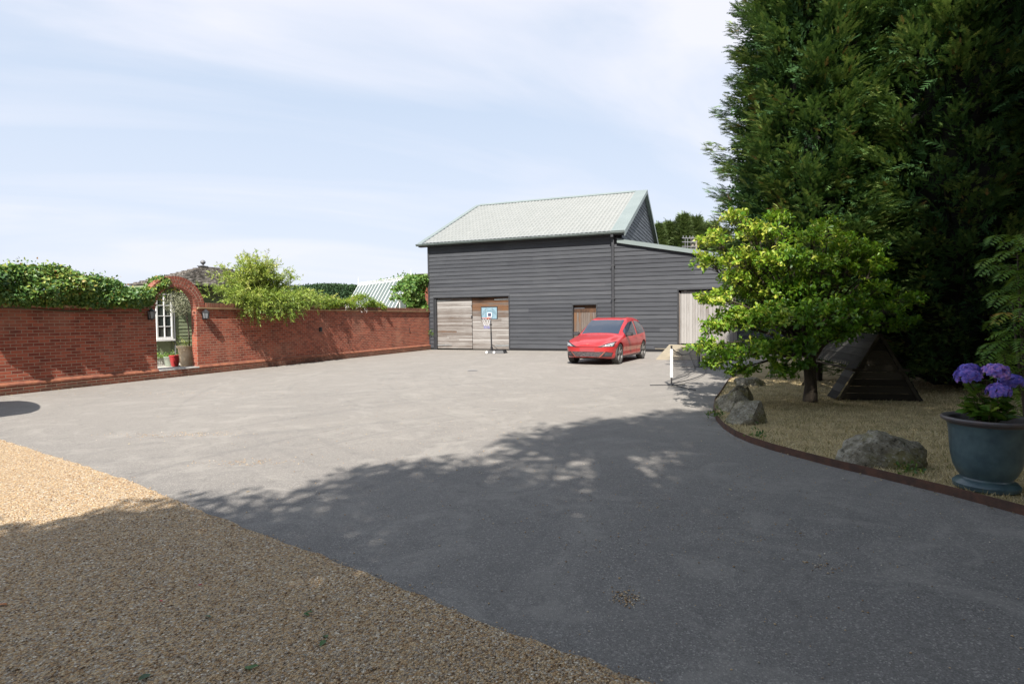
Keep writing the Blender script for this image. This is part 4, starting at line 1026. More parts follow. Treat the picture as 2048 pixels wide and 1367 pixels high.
# ------------------------------------------------------------------ telegraph pole behind the lean-to
tp = thing('telegraph_pole', 'twin timber telegraph pole with crossarms behind the lean-to roof', 'telegraph pole', (14.1, 45, 0), .2)
mb = MB(); mb.tube([(0, 0, 0), (0, 0, 7.75)], .13, 8); mb.tube([(.42, .2, 0), (.42, .2, 7.5)], .11, 8); mb.build('pole', pm('grey_timber', (.26, .23, .19), (.18, .16, .13), 5, .9), tp)
mb = MB()
for z in (7.6, 7.3, 6.95, 6.75): mb.box(-.95, .25, -.22, -.14, z, z + .07)
mb.tube([(-.5, -.2, 5.5), (-.5, -.2, 7.6)], .03, 5); mb.tube([(-.7, -.2, 6.6), (-.7, -.2, 7.6)], .025, 5); mb.box(-.62, -.38, -.3, -.1, 6.2, 6.6)
islands(mb.build('crossarm', M['lead'], tp))
mb = MB()
for x in (-.85, -.6, -.3, -.05): mb.lathe([(0, 0), (.05, 0), (.03, .06), (.05, .1), (0, .16)], 8, (x, -.18, 7.67))
islands(mb.build('insulator', M['lead'], tp))

# house with a chimney far off at the left
hs = thing('house', 'distant brick house whose chimney and aerial peep over the climber at far left', 'house', (-46.6, 50.5, 0), .5)
mb = MB(); mb.box(-3.5, 3.5, -3, 3, 0, 3.4); mb.build('wall', M['brick'], hs)
mb = MB(); mb.prism([(-3.3, 3.3), (0, 5.0), (3.3, 3.3), (0, 4.9)], -3.8, 3.8, ax='x'); mb.build('roof', M['shingle'], hs)
ch = MB(); ch.box(1.7, 2.35, -.3, .4, 4.4, 6.55); ch.box(1.65, 2.4, -.35, .45, 6.4, 6.5); ch = ch.build('chimney', M['brick'], hs)
mb = MB(); mb.tube([(2.5, 0, 4.9), (2.5, 0, 6.98)], .02, 5); mb.tube([(2.0, 0, 6.95), (2.85, .1, 6.95)], .018, 5)
for x in (2.1, 2.3, 2.6, 2.75): mb.tube([(x, -.15, 6.95), (x, .15, 6.95)], .012, 4)
mb.build('aerial', M['lead'], ch)

# unseen canopy on a pole, added and shaped to cast the left edge shadow
ps = thing('shadow_caster', 'unseen grey canopy beyond the left edge, added to cast the shadow in view', 'shadow_caster', (-10.25, 8.0, 0))
mb = MB(); mb.tube([(0, 0, 0), (0, 0, 2.75)], .025, 8); mb.lathe([(0, 0), (.3, 0), (.28, .07), (0, .08)], 16); mb.build('pole', M['black'], ps)
mb = MB(); rr_ = 1.62; ring = []
for k in range(32): a = 2 * pi * k / 32; q = rr_ / (abs(cos(a)) ** 1.35 + abs(sin(a)) ** 1.35) ** (1 / 1.35); ring.append((q * cos(a), q * sin(a), 2.3))
mb.add(ring + [(0, 0, 2.75)] + [(x, y, z - .12) for x, y, z in ring], [(k, (k + 1) % 32, 32) for k in range(32)] + [(k, k + 33, (k + 1) % 32 + 33, (k + 1) % 32) for k in range(32)]); mb.build('canopy', pm('grey_canvas', (.2, .2, .2), rough=.9), ps)

# fallen leaves on the gravel
for i, (x, y, sz, cidx, lab) in enumerate(((-.92, 2.72, .05, 0, 'curled green leaf on the gravel at bottom left of centre'), (-1.10, 2.95, .045, 0, 'pair of green leaves on the gravel left of the bright patch'), (-1.62, 2.47, .06, 1, 'broad green leaf lying at the bottom edge of the gravel'), (-1.62, 2.96, .05, 1, 'dark green leaf among gravel near the red petals'),
                                        (-2.85, 3.1, .05, 2, 'orange dead leaf at the left edge of the gravel'), (-1.85, 3.28, .028, 3, 'red petal on the gravel, nearer the tarmac'), (-1.98, 3.13, .026, 3, 'red petal on the gravel, nearer the left edge'), (-1.18, 2.5, .05, 0, 'green leaf cut by the bottom of the picture'),
                                        (-.98, 2.62, .03, 4, 'pale grey green leaf beside the curled green leaf'), (-1.75, 2.72, .04, 4, 'dry pinkish leaf left of the green leaf'))):
    mt = [('leaf_green', (.05, .14, .02)), ('leaf_deep', (.04, .10, .03)), ('leaf_orange', (.5, .16, .02)), ('petal_red', (.6, .03, .04)), ('leaf_pale', (.3, .27, .2))][cidx]
    if mt[0] not in M: M[mt[0]] = pm(mt[0], mt[1], tuple(c_ * .6 for c_ in mt[1]), 30, .6)
    rg_ = np.random.default_rng(i + 200); nl = 2 if cidx == 0 else 1
    P = np.array([(0, 0, .016)] * nl) + rg_.normal(0, .012, (nl, 3)) * (1, 1, 0); D = rg_.normal(size=(nl, 3)) * (1, 1, .1)
    o = leaf_object('fallen_leaf', [leaf_arrays(P, D, np.array([(.2, .1, 1)] * nl), sz, sz * .55, .5, 'ovate')], M[mt[0]]); o.location = (x, y, 0); prop(o, lab, 'leaf')

# small drain grating and leaf litter
G0 = Vector((-1.2, 17.33, .004)); mb = MB(); mb.box(-.14, .14, -.10, .10, 0, .004)
for k in range(6): mb.box(-.125 + k * .045, -.10 + k * .045, -.085, .085, .004, .008)
o = mb.build('drain_cover', M['lead']); o.location = G0; prop(o, 'small dark iron drain cover in the sunlit tarmac before the barn', 'drain cover')
rg_ = np.random.default_rng(900); n = 520; sw = rg_.uniform(.3, 19.5, n); ow = -np.abs(rg_.exponential(.22, n)) - .07
P = np.array([wloc(a, b_, .008) for a, b_ in zip(sw, ow)]); P2 = np.stack([rg_.uniform(-6, 4.0, 130), rg_.uniform(3.5, 20, 130), np.full(130, .008)], 1); P = np.concatenate([P, P2]); P3 = np.array([(x + rg_.normal(0, .05) - .08, y, .008) for x, y in zip(np.interp(np.linspace(4.2, 9.6, 90), ley, lex), np.linspace(4.2, 9.6, 90))]); P = np.concatenate([P, P3]); n = len(P)
M['litter'] = leafmat('dead_leaf', [(0, (.10, .06, .03)), (.5, (.30, .22, .11)), (1, (.5, .42, .25))], .1, .8)
prop(leaf_object('leaf_litter', [leaf_arrays(P, rdir(rg_, n) * (1, 1, .15), rdir(rg_, n) * .3 + np.array((0, 0, 1)), rg_.uniform(.015, .045, n), .018, tints(rg_, n, .55, .25), 'diamond')], M['litter']), 'scattered dead leaves along the wall foot and over the tarmac', 'leaf litter', kind='stuff')

# ------------------------------------------------------------------ red car
car = thing('car', 'red five-door hatchback car parked nose forward in front of the black barn', 'car', (3.51, 20.86, .004), radians(151.3))
CY = np.array([-2.16, -2.1, -1.95, -1.6, -1.0, -.4, 0, .5, .97, 1.3, 1.7, 2.0, 2.16])
ZT = np.array([.86, 1.02, 1.30, 1.49, 1.555, 1.565, 1.515, 1.285, .995, .93, .845, .75, .66])
ZB = np.array([.74, .84, .95, 1.00, .96, .935, .92, .905, .875, .84, .765, .68, .60])
WRf = np.array([.38, .54, .61, .63, .645, .66, .66, .69, .72, .66, .60, .48, .30])
SM = lambda y, t: float(np.interp(y, CY, t)) * .5 + .25 * float(np.interp(y - .07, CY, t)) + .25 * float(np.interp(y + .07, CY, t))


def halfw(y):
    if y > 1.2: return .905 * max(1 - ((y - 1.2) / .965) ** 4.2, .0) ** .36
    if y < -1.35: return .905 * max(1 - ((-y - 1.35) / .815) ** 3.6, .0) ** .42
    return .905


def crom(pts, sub):
    out = []; n = len(pts)
    for i in range(n - 1):
        p0 = pts[max(i - 1, 0)]; p1 = pts[i]; p2 = pts[i + 1]; p3 = pts[min(i + 2, n - 1)]
        for k in range(sub):
            t = k / sub; out.append(tuple(.5 * (2 * b_ + (c_ - a) * t + (2 * a - 5 * b_ + 4 * c_ - d) * t * t + (3 * b_ - a - 3 * c_ + d) * t ** 3) for a, b_, c_, d in zip(p0, p1, p2, p3)))
    return out + [pts[-1]]


SUB = 5
def section(y):
    w = halfw(y); zt, zb, wr = SM(y, ZT), SM(y, ZB), min(SM(y, WRf), w * .86); zl = .17 + .10 * max(0, (abs(y) - 1.5) / .66) ** 2
    return crom([(0, zl), (.80 * w, zl), (.955 * w, zl + .09), (.965 * w, .42), (1.0 * w, .63 if zb > .72 else .5), (.955 * w, zb), (wr, max(zt - .055, zb + .012)), (wr * .62, zt - .012), (0, zt)], SUB)


YS = np.concatenate([-2.155 + np.array([0, .012, .03, .06, .1, .15]), np.linspace(-1.93, 1.9, 52), 2.155 - np.array([.2, .15, .1, .06, .03, .012, 0])])
SEC = np.array([[(x, y, z) for x, z in section(y)] for y in YS]); NV = SEC.shape[1]; NU = len(YS)
ring = np.concatenate([SEC, SEC[:, -2:0:-1] * (-1, 1, 1)], 1); NR = ring.shape[1]
V = ring.reshape(-1, 3); F = []
for u in range(NU - 1):
    for k in range(NR): F.append((u * NR + k, u * NR + (k + 1) % NR, (u + 1) * NR + (k + 1) % NR, (u + 1) * NR + k))
F += [tuple(range(NR - 1, -1, -1)), tuple((NU - 1) * NR + k for k in range(NR))]
F = [tuple(reversed(f)) for f in F]
m, nt, b, tcx = newmat('red_car_paint'); M['carpaint'] = m
lw = nd(nt, 'ShaderNodeTexNoise', {'Vector': tcx, 'Scale': 3.0, 'Detail': 5.0}); spz = nd(nt, 'ShaderNodeSeparateXYZ', {0: tcx})
dust = mth(nt, 'MULTIPLY', ramp(nt, mth(nt, 'ADD', spz.outputs['Z'], mth(nt, 'MULTIPLY', lw.outputs['Fac'], .4)), [(.3, gr(.26)), (1, gr(.10))]), .7)
nt.links.new(mixc(nt, dust, (.40, .005, .012), (.30, .17, .12)), b.inputs['Base Color'])
b.inputs['Roughness'].default_value = .32; b.inputs['Coat Weight'].default_value = .7; b.inputs['Coat Roughness'].default_value = .08; b.inputs['Metallic'].default_value = .15
body = mesh_np('body', V, F, M['carpaint'], None, True, car)
cut = MB()
for sx in (-1, 1):
    for yw in (-1.385, 1.385): cut.lathe([(0, -.24), (.382, -.24), (.382, .26), (0, .26)], 40)
# place the four cutters
vs = cut.v; per = len(vs) // 4; nv = []
for q, (sx, yw) in enumerate(((-1, -1.385), (-1, 1.385), (1, -1.385), (1, 1.385))):
    for (x, y, z) in vs[q * per:(q + 1) * per]: nv.append((sx * .86 + z, yw + x, .345 + y))
cut.v = nv; cutter = cut.build('cutter', M['dark'])
import bmesh
bm = bmesh.new(); bm.from_mesh(cutter.data); bmesh.ops.remove_doubles(bm, verts=bm.verts, dist=1e-5); bmesh.ops.recalc_face_normals(bm, faces=bm.faces); bm.to_mesh(cutter.data); bm.free()
bm = bmesh.new(); bm.from_mesh(body.data); bmesh.ops.remove_doubles(bm, verts=bm.verts, dist=1e-5); bmesh.ops.recalc_face_normals(bm, faces=bm.faces); bm.to_mesh(body.data); bm.free()
body.parent = None
md = body.modifiers.new('arch', 'BOOLEAN'); md.operation = 'DIFFERENCE'; md.object = cutter; md.solver = 'EXACT'
dg = bpy.context.evaluated_depsgraph_get(); dg.update()
nm_ = bpy.data.meshes.new_from_object(body.evaluated_get(dg)); body.modifiers.clear(); body.data = nm_; nm_.name = 'body'
bpy.data.objects.remove(cutter)
body.parent = car
try: body.data.set_sharp_from_angle(angle=radians(32))
except Exception: pass
from mathutils.bvhtree import BVHTree
bvh = BVHTree.FromPolygons([tuple(v) for v in V], F)


def patch(corners, mat, name, parent=body, axis='y', off=.005, nu=10, nv_=5, sgn=1, t=.5):
    """four corners (a, z) laid on the body by casting along the axis"""
    vs = []; (a, b_, c_, d) = corners
    for j in range(nv_ + 1):
        for i in range(nu + 1):
            u, v = i / nu, j / nv_
            p = [(a[k] * (1 - u) + b_[k] * u) * (1 - v) + (d[k] * (1 - u) + c_[k] * u) * v for k in (0, 1)]
            o_, dr = (Vector((p[0], 3, p[1])), Vector((0, -1, 0))) if axis == 'y' else (Vector((3 * sgn, p[0], p[1])), Vector((-sgn, 0, 0)))
            h = bvh.ray_cast(o_, dr)
            if h[0] is None: vs.append(tuple(o_ + dr * 1.2)); continue
            nn = h[1] if h[1].dot(dr) < 0 else -h[1]; vs.append(tuple(h[0] + nn * off))
    fs = [(j * (nu + 1) + i, j * (nu + 1) + i + 1, (j + 1) * (nu + 1) + i + 1, (j + 1) * (nu + 1) + i) for j in range(nv_) for i in range(nu)]
    if isinstance(name, MB): name.add(vs, fs, t); return
    mb = MB(); mb.add(vs, fs, t); return mb.build(name, mat, parent, smooth=True)


def gridpatch(y0, y1, v0, v1, mat, name, sides=(1,), off=.005, shrink=None):
    us = [i for i, y in enumerate(YS) if y0 <= y <= y1]; vv = list(range(v0, v1 + 1)); mb = MB()
    for sx in sides:
        vs = []
        for u in us:
            for v in vv:
                p = Vector(SEC[u][v]); du = Vector(SEC[min(u + 1, NU - 1)][v]) - Vector(SEC[max(u - 1, 0)][v]); dv = Vector(SEC[u][min(v + 1, NV - 1)]) - Vector(SEC[u][max(v - 1, 0)])
                nn = du.cross(dv).normalized() * -1
                if nn.dot(p - Vector((0, p.y, .7))) < 0: nn = -nn
                q = p + nn * off; vs.append((q.x * sx, q.y, q.z))
        k = len(vv); mb.add(vs, [(i * k + j, i * k + j + 1, (i + 1) * k + j + 1, (i + 1) * k + j) for i in range(len(us) - 1) for j in range(k - 1)])
    return mb.build(name, mat, body, smooth=True)


M['cglass'] = pm('car_glass', (.025, .034, .052), rough=.04, spec=.8)  # bluish base colour stands in for reflected sky
gridpatch(.04, .93, 6 * SUB + 1, 8 * SUB, M['cglass'], 'windscreen', (1, -1))
for sx in (1, -1):
    gridpatch(-.52, .74, 5 * SUB, 6 * SUB - 1, M['cglass'], 'front_side_window', (sx,))
    gridpatch(-1.62, -.58, 5 * SUB, 6 * SUB - 1, M['cglass'], 'rear_side_window', (sx,))
gridpatch(-2.0, -1.72, 6 * SUB + 1, 8 * SUB, M['cglass'], 'rear_window', (1, -1))
M['lens'] = pm('headlight_lens', (.42, .44, .46), (.10, .105, .11), 26, .12, spec=.8, coat=1)
for sx in (1, -1):
    c4s = [(.42 * sx, .602), (.80 * sx, .615), (.845 * sx, .755), (.70 * sx, .70)]
    hb = patch([(.36 * sx, .597), (.83 * sx, .60), (.865 * sx, .775), (.66 * sx, .71)], M['blackp'], 'headlight', off=.004)
    patch([(.52 * sx, .612), (.80 * sx, .618), (.835 * sx, .73), (.68 * sx, .69)], M['lens'], 'lens', hb, off=.008)
mb = MB(); patch([(-.5, .585), (.5, .585), (.5, .597), (-.5, .597)], None, mb, nu=24, nv_=1, off=.004); mb.build('bonnet_gap', M['dark'], body)
gl = MB(); patch([(-.36, .235), (.36, .235), (.58, .44), (-.58, .44)], None, gl, nu=24, nv_=5, off=.004); gr_ = gl.build('grille', pm('grille_mesh', (.02, .018, .02), (.10, .08, .08), 60, .5, detail=1, lo=.45, hi=.55), body)
M['copper'] = pm('copper_trim', (.62, .33, .24), rough=.35, metal=.7)
tr_ = MB()
patch([(-.37, .222), (.37, .222), (.37, .238), (-.37, .238)], None, tr_, nu=24, nv_=1, off=.009)
for sx in (1, -1): patch([(.36 * sx, .225), (.375 * sx, .222), (.60 * sx, .44), (.585 * sx, .44)], None, tr_, nu=3, nv_=6, off=.009)
tr_.build('grille_trim', M['copper'], gr_)
for sx in (1, -1):
    mi = MB(); patch([(.46 * sx, .275), (.76 * sx, .275), (.80 * sx, .40), (.62 * sx, .445)], None, mi, nu=8, nv_=4, off=.006)
    it = mi.build('air_intake', M['blackp'], body)
    mi = MB()
    for z in (.31, .345, .38): patch([(.58 * sx, z), (.77 * sx, z), (.77 * sx, z + .009), (.58 * sx, z + .009)], None, mi, nu=6, nv_=1, off=.014)
    mi.build('intake_slat', M['lead'], it)
lip = MB(); patch([(-.55, .185), (.55, .185), (.60, .212), (-.60, .212)], None, lip, nu=24, nv_=1, off=.008); lip.build('front_lip', M['blackp'], body)
patch([(-.26, .44), (.26, .44), (.26, .54), (-.26, .54)], pm('number_plate', (.30, .045, .05), rough=.5), 'number_plate', off=.012, nu=8, nv_=2)
mb = MB(); zb_ = .665
for pts in ([(0, -.02), (.025, .03), (.012, .035), (0, .005)], [(0, -.02), (-.025, .03), (-.012, .035), (0, .005)], [(.03, .032), (.05, .02), (.045, .035), (.03, .043)], [(-.03, .032), (-.05, .02), (-.045, .035), (-.03, .043)]):
    patch([(p[0], zb_ + p[1] * .9) for p in pts], None, mb, nu=1, nv_=1, off=.01)
mb.build('badge', M['copper'], body)
for sx in (1, -1):
    mb = MB()
    for yv in (.72, -.52, -1.3): patch([(yv, .30), (yv + .008, .30), (yv + .008 + (.0 if yv > 0 else .03), .93), (yv + (.0 if yv > 0 else .03), .93)], None, mb, axis='x', sgn=sx, nu=1, nv_=10, off=.002)
    mb.build('door_gap', M['dark'], body)
    patch([(-1.0, .205), (1.0, .205), (1.0, .25), (-1.0, .25)], M['lead'], 'sill', axis='x', sgn=sx, nu=16, nv_=1, off=.01)
    patch([(-.42, .83), (-.22, .83), (-.22, .855), (-.42, .86)], M['carpaint'], 'door_handle', axis='x', sgn=sx, nu=2, nv_=1, off=.022)
    patch([(-1.2, .87), (-1.02, .87), (-1.02, .895), (-1.2, .90)], M['carpaint'], 'door_handle', axis='x', sgn=sx, nu=2, nv_=1, off=.022)
    mb = MB(); q = [(0, -.05), (.03, -.065), (.2, -.07), (.235, -.02), (.2, .065), (.04, .07), (0, .03)]
    mb.prism([(sx * (.87 + x), .99 + z) for x, z in q], .60, .72, ax='y'); mb.prism([(sx * .82, .90), (sx * .92, .94), (sx * .92, .97), (sx * .82, .94)], .60, .68, ax='y')
    mr = mb.build('mirror', M['blackp'], body, bevel=.02)
    mb = MB(); mb.prism([(sx * (.90 + x * .7), .985 + z * .62) for x, z in q], .721, .732, ax='y'); mb.build('mirror_cap', pm('mirror_shell', (.06, .06, .065), rough=.2) if sx > 0 else bpy.data.materials['mirror_shell'], mr)
# wheels
def lathe_x(prof, n, c): # profile (r, x)
    mb = MB(); vs = []; m_ = len(prof)
    for k in range(n):
        a = 2 * pi * k / n; vs += [(c[0] + p[1], c[1] + p[0] * cos(a), c[2] + p[0] * sin(a)) for p in prof]
    mb.add(vs, [(k * m_ + i, k * m_ + i + 1, ((k + 1) % n) * m_ + i + 1, ((k + 1) % n) * m_ + i) for k in range(n) for i in range(m_ - 1)]); return mb


M['rubber'] = pm('tyre_rubber', (.03, .029, .028), (.06, .055, .05), 9, .85); M['alloy'] = pm('dusty_alloy', (.33, .32, .31), rough=.35, metal=.6); M['alloyd'] = pm('dark_alloy', (.07, .068, .066), rough=.5, metal=.3)
for sx in (1, -1):
    for yw in (1.385, -1.385):
        wh = bpy.data.objects.new('wheel', None); COL.objects.link(wh); wh.parent = car
        lathe_x([(.20, -.08 * sx), (.335, -.11 * sx), (.345, -.08 * sx), (.347, .08 * sx), (.335, .105 * sx), (.30, .115 * sx), (.262, .10 * sx)], 40, (sx * .775, yw, .345)).build('tyre', M['rubber'], wh, smooth=True)
        lathe_x([(0, .045 * sx), (.2, .03 * sx), (.245, .03 * sx), (.262, .102 * sx)], 40, (sx * .775, yw, .345)).build('rim', M['alloyd'], wh, smooth=True)
        mb = MB()
        for k in range(5):
            a = 2 * pi * k / 5 + .3
            for da in (-.13, .13):
                p0 = (yw + .06 * cos(a + da * 2), .345 + .06 * sin(a + da * 2)); p1 = (yw + .25 * cos(a + da), .345 + .25 * sin(a + da)); d = Vector((p1[0] - p0[0], p1[1] - p0[1])).normalized(); n_ = (-d.y * .014, d.x * .014)
                mb.prism([(p0[0] - n_[0], p0[1] - n_[1]), (p1[0] - n_[0], p1[1] - n_[1]), (p1[0] + n_[0], p1[1] + n_[1]), (p0[0] + n_[0], p0[1] + n_[1])], sx * (.775 + .07), sx * (.775 + .098), ax='x')
        mb.build('spokes', M['alloy'], wh)
        lathe_x([(0, .11 * sx), (.035, .11 * sx), (.065, .095 * sx), (.07, .05 * sx)], 16, (sx * .775, yw, .345)).build('hub_cap', M['alloyd'], wh)
mb = MB(); mb.box(-.62, .62, -1.85, 1.85, .2, .5); mb.build('underbody', M['dark'], car)


# ------------------------------------------------------------------ conifers
M['shadefill'] = pm('crown_shade_fill', (.004, .005, .003), (.010, .009, .006), 14, .95)  # near-black: shade of the inner crown put into the colour
def conifer_arrays(H, r, nl, per, seed, base=.7, shape='spray', ls=(.20, .40), wsc=.9, inner=0, pw=2.6):
    g = np.random.default_rng(seed)
    h = base + (H - base) * (np.arange(nl) + g.random(nl)) / nl; h = H - (H - h) * 1.0
    th = np.arange(nl) * 2.39996 + g.normal(0, .25, nl)
    fr = (h - base) / (H - base)
    R = r * np.minimum(1, (.80 + fr * 1.8)) * (1 - fr ** pw) ** .8 * np.where(g.random(nl) < .13, g.uniform(1.1, 1.22, nl), g.uniform(.74, 1.12, nl)) + .12
    up = .35 + .5 * fr + g.normal(0, .12, nl)
    dirs = np.stack([np.cos(th), np.sin(th), up], 1)
    n = nl * per; li = np.repeat(np.arange(nl), per); t = g.beta(3.2, 1.2, n); t = .40 + .60 * t
    Lr = R[li] * t; lat = unit(np.stack([-np.sin(th), np.cos(th), np.zeros(nl)], 1))[li]
    wid = (1.03 - t) * .62 + .10
    P = np.stack([np.cos(th[li]) * Lr, np.sin(th[li]) * Lr, h[li] + up[li] * (Lr - R[li] * .55) - .22 * t * t * R[li] * .4], 1)
    off = g.normal(0, .55, n) * wid; P = P + lat * off[:, None]; P[:, 2] += g.normal(0, .10, n) * (.5 + wid * 2)
    D = dirs[li] * (1, 1, .75) + lat * (off / np.maximum(wid, .2) * .9)[:, None] * .8 + g.normal(0, .25, (n, 3)); D[:, 2] += -.05
    N = np.stack([-np.cos(th[li]) * .25, -np.sin(th[li]) * .25, np.ones(n)], 1) + g.normal(0, .45, (n, 3))
    if inner:     # darker, larger sprays deeper in the crown, covering its core
        ni = inner; k = g.integers(0, nl, ni); a2 = g.uniform(0, 6.283, ni); h2 = base + (H - base) * g.random(ni); f2 = (h2 - base) / (H - base)
        R2 = r * np.minimum(1, .8 + f2 * 1.8) * np.clip(1 - f2 ** pw, 0, 1) ** .8 * g.uniform(.52, .82, ni)
        P2 = np.stack([np.cos(a2) * R2, np.sin(a2) * R2, h2], 1); D2 = np.stack([np.cos(a2), np.sin(a2), np.full(ni, .3)], 1) + g.normal(0, .6, (ni, 3)); N2 = rdir(g, ni, .5) + D2 * .5
        P = np.concatenate([P, P2]); D = np.concatenate([D, D2]); N = np.concatenate([N, N2])
    P[:, 2] = np.where(P[:, 2] < .1, .1 + g.random(len(P)) * .5, P[:, 2])
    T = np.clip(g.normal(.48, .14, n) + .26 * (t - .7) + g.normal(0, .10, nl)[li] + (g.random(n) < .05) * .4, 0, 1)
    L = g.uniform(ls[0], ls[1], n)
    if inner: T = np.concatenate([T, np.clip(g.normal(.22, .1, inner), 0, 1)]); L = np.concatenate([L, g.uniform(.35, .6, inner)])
    return leaf_arrays(P, D, N, L, L * wsc, T, shape), (h, th, R, up)


def conifer(name, label, loc, H, r, nl, per, seed, group=None, shape='spray5', ls=(.10, .25), base=.7, cat='conifer', inner=9000, pw=2.6, mat='conifer'):
    t = thing(name, label, cat, loc, 0, group)
    arr, (h, th, R, up) = conifer_arrays(H, r, nl, per, seed, base=base, shape=shape, ls=ls, inner=inner, pw=pw)
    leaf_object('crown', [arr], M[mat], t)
    mb = MB(); mb.tube([(0, 0, 0), (.03, 0, H * .3), (0, .03, H * .6), (0, 0, H * .93)], [.20 * H / 14, .15 * H / 14, .09 * H / 14, .02], 9)
    for i in range(0, nl, 4):
        a = th[i]; q = R[i] * .8; mb.tube([(0, 0, h[i] - R[i] * up[i] * .5), (cos(a) * q * .5, sin(a) * q * .5, h[i] - R[i] * up[i] * .25), (cos(a) * q, sin(a) * q, h[i] + .05)], [.04, .025, .01], 4, cap=False)
    mb.build('trunk', M['bark'], t)
    # closed dark shell added inside the crown to stop see-through
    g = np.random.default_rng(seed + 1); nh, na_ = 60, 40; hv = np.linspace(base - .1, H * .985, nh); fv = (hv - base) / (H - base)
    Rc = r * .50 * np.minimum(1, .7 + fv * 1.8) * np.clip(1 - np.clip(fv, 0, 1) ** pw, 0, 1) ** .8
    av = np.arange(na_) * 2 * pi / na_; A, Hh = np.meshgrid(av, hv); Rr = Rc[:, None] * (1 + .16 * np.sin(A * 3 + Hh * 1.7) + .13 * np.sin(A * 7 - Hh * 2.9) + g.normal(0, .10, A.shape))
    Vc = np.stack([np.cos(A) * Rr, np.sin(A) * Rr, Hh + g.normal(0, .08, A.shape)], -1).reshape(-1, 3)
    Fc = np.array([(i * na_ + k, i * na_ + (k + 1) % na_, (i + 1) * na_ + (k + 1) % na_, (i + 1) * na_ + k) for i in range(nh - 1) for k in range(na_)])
    mesh_np('inner_fill', Vc, Fc, M['shadefill'], None, False, t)
    return t


def dup(t, label, loc, rz, sc, group=None):
    c = t.copy(); COL.objects.link(c); c.location = loc; c.rotation_euler = (0, 0, rz); c.scale = sc; c['label'] = label
    if group: c['group'] = group
    for ch in t.children: q = ch.copy(); COL.objects.link(q); q.parent = c
    return c


bpy.context.view_layer.update()
GRP = 'tall conifers down the right side of the yard'
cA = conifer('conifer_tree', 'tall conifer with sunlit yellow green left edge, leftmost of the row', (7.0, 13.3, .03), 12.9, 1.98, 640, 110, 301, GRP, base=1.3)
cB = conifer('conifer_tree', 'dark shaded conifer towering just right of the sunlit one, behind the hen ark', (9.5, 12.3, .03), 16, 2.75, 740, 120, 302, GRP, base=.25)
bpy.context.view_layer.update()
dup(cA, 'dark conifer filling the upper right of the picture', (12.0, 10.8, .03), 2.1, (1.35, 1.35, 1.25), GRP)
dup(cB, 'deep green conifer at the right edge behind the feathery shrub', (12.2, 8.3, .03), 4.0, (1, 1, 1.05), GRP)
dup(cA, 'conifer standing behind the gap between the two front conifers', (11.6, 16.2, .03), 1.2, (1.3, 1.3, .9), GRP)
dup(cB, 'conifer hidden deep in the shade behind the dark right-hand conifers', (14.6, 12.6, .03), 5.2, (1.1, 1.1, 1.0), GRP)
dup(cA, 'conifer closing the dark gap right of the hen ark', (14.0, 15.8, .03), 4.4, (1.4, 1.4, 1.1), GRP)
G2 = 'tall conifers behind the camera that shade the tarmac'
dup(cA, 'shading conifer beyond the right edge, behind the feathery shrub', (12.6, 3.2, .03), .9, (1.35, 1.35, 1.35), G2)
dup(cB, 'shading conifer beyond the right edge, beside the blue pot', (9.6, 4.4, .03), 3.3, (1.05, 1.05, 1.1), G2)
SHADE = (('tall broadleaf tree behind the camera, far left of the row', (-3.9, -3.3), 9.6, 2.6, 711), ('tall broadleaf tree behind the camera, second from the left', (-1.5, -3.8), 10.8, 2.5, 712), ('tall broadleaf tree directly behind the camera', (.2, -3.7), 17.6, 2.9, 713),
         ('tall broadleaf tree just right of the one directly behind the camera', (2.4, -3.4), 17.3, 2.6, 717), ('tall broadleaf tree behind the camera to its right', (4.7, -2.6), 18.0, 3.0, 714), ('tall broadleaf tree beyond the right edge, nearest the camera', (7.3, -1.5), 19.2, 3.3, 715), ('tall broadleaf tree far beyond the right edge', (11.6, -1.0), 19.5, 3.4, 716))

G3 = 'far conifers beyond the lean-to'
cF = conifer('conifer_tree', 'far conifer with the highest tip beyond the lean-to roof', (17.9, 60, 0), 11.9, 1.5, 300, 26, 305, G3, shape='spray5', ls=(.4, .8), base=.5, inner=1500, pw=1.5, mat='farconifer')
bpy.context.view_layer.update()
for i, (px, sc, lab) in enumerate(((1316, .92, 'far conifer nearest the barn gable'), (1339, .955, 'far conifer second from the barn gable'), (1378, .94, 'far conifer right of the highest tip'), (1392, .985, 'far conifer with a slim tip left of the pole top'), (1409, .95, 'far conifer just right of the telegraph pole'), (1426, .92, 'far conifer whose tip touches the bright green tree'), (1446, .89, 'far conifer mostly hidden by the bright green tree'), (1352, .93, 'far conifer filling the gap left of the highest tip'))):
    y = 60 + (i * 37 % 5) * .6; dup(cF, lab, ((px - 1024) / FPX * y, y, 0), i * 1.3, (1, 1, sc), G3)

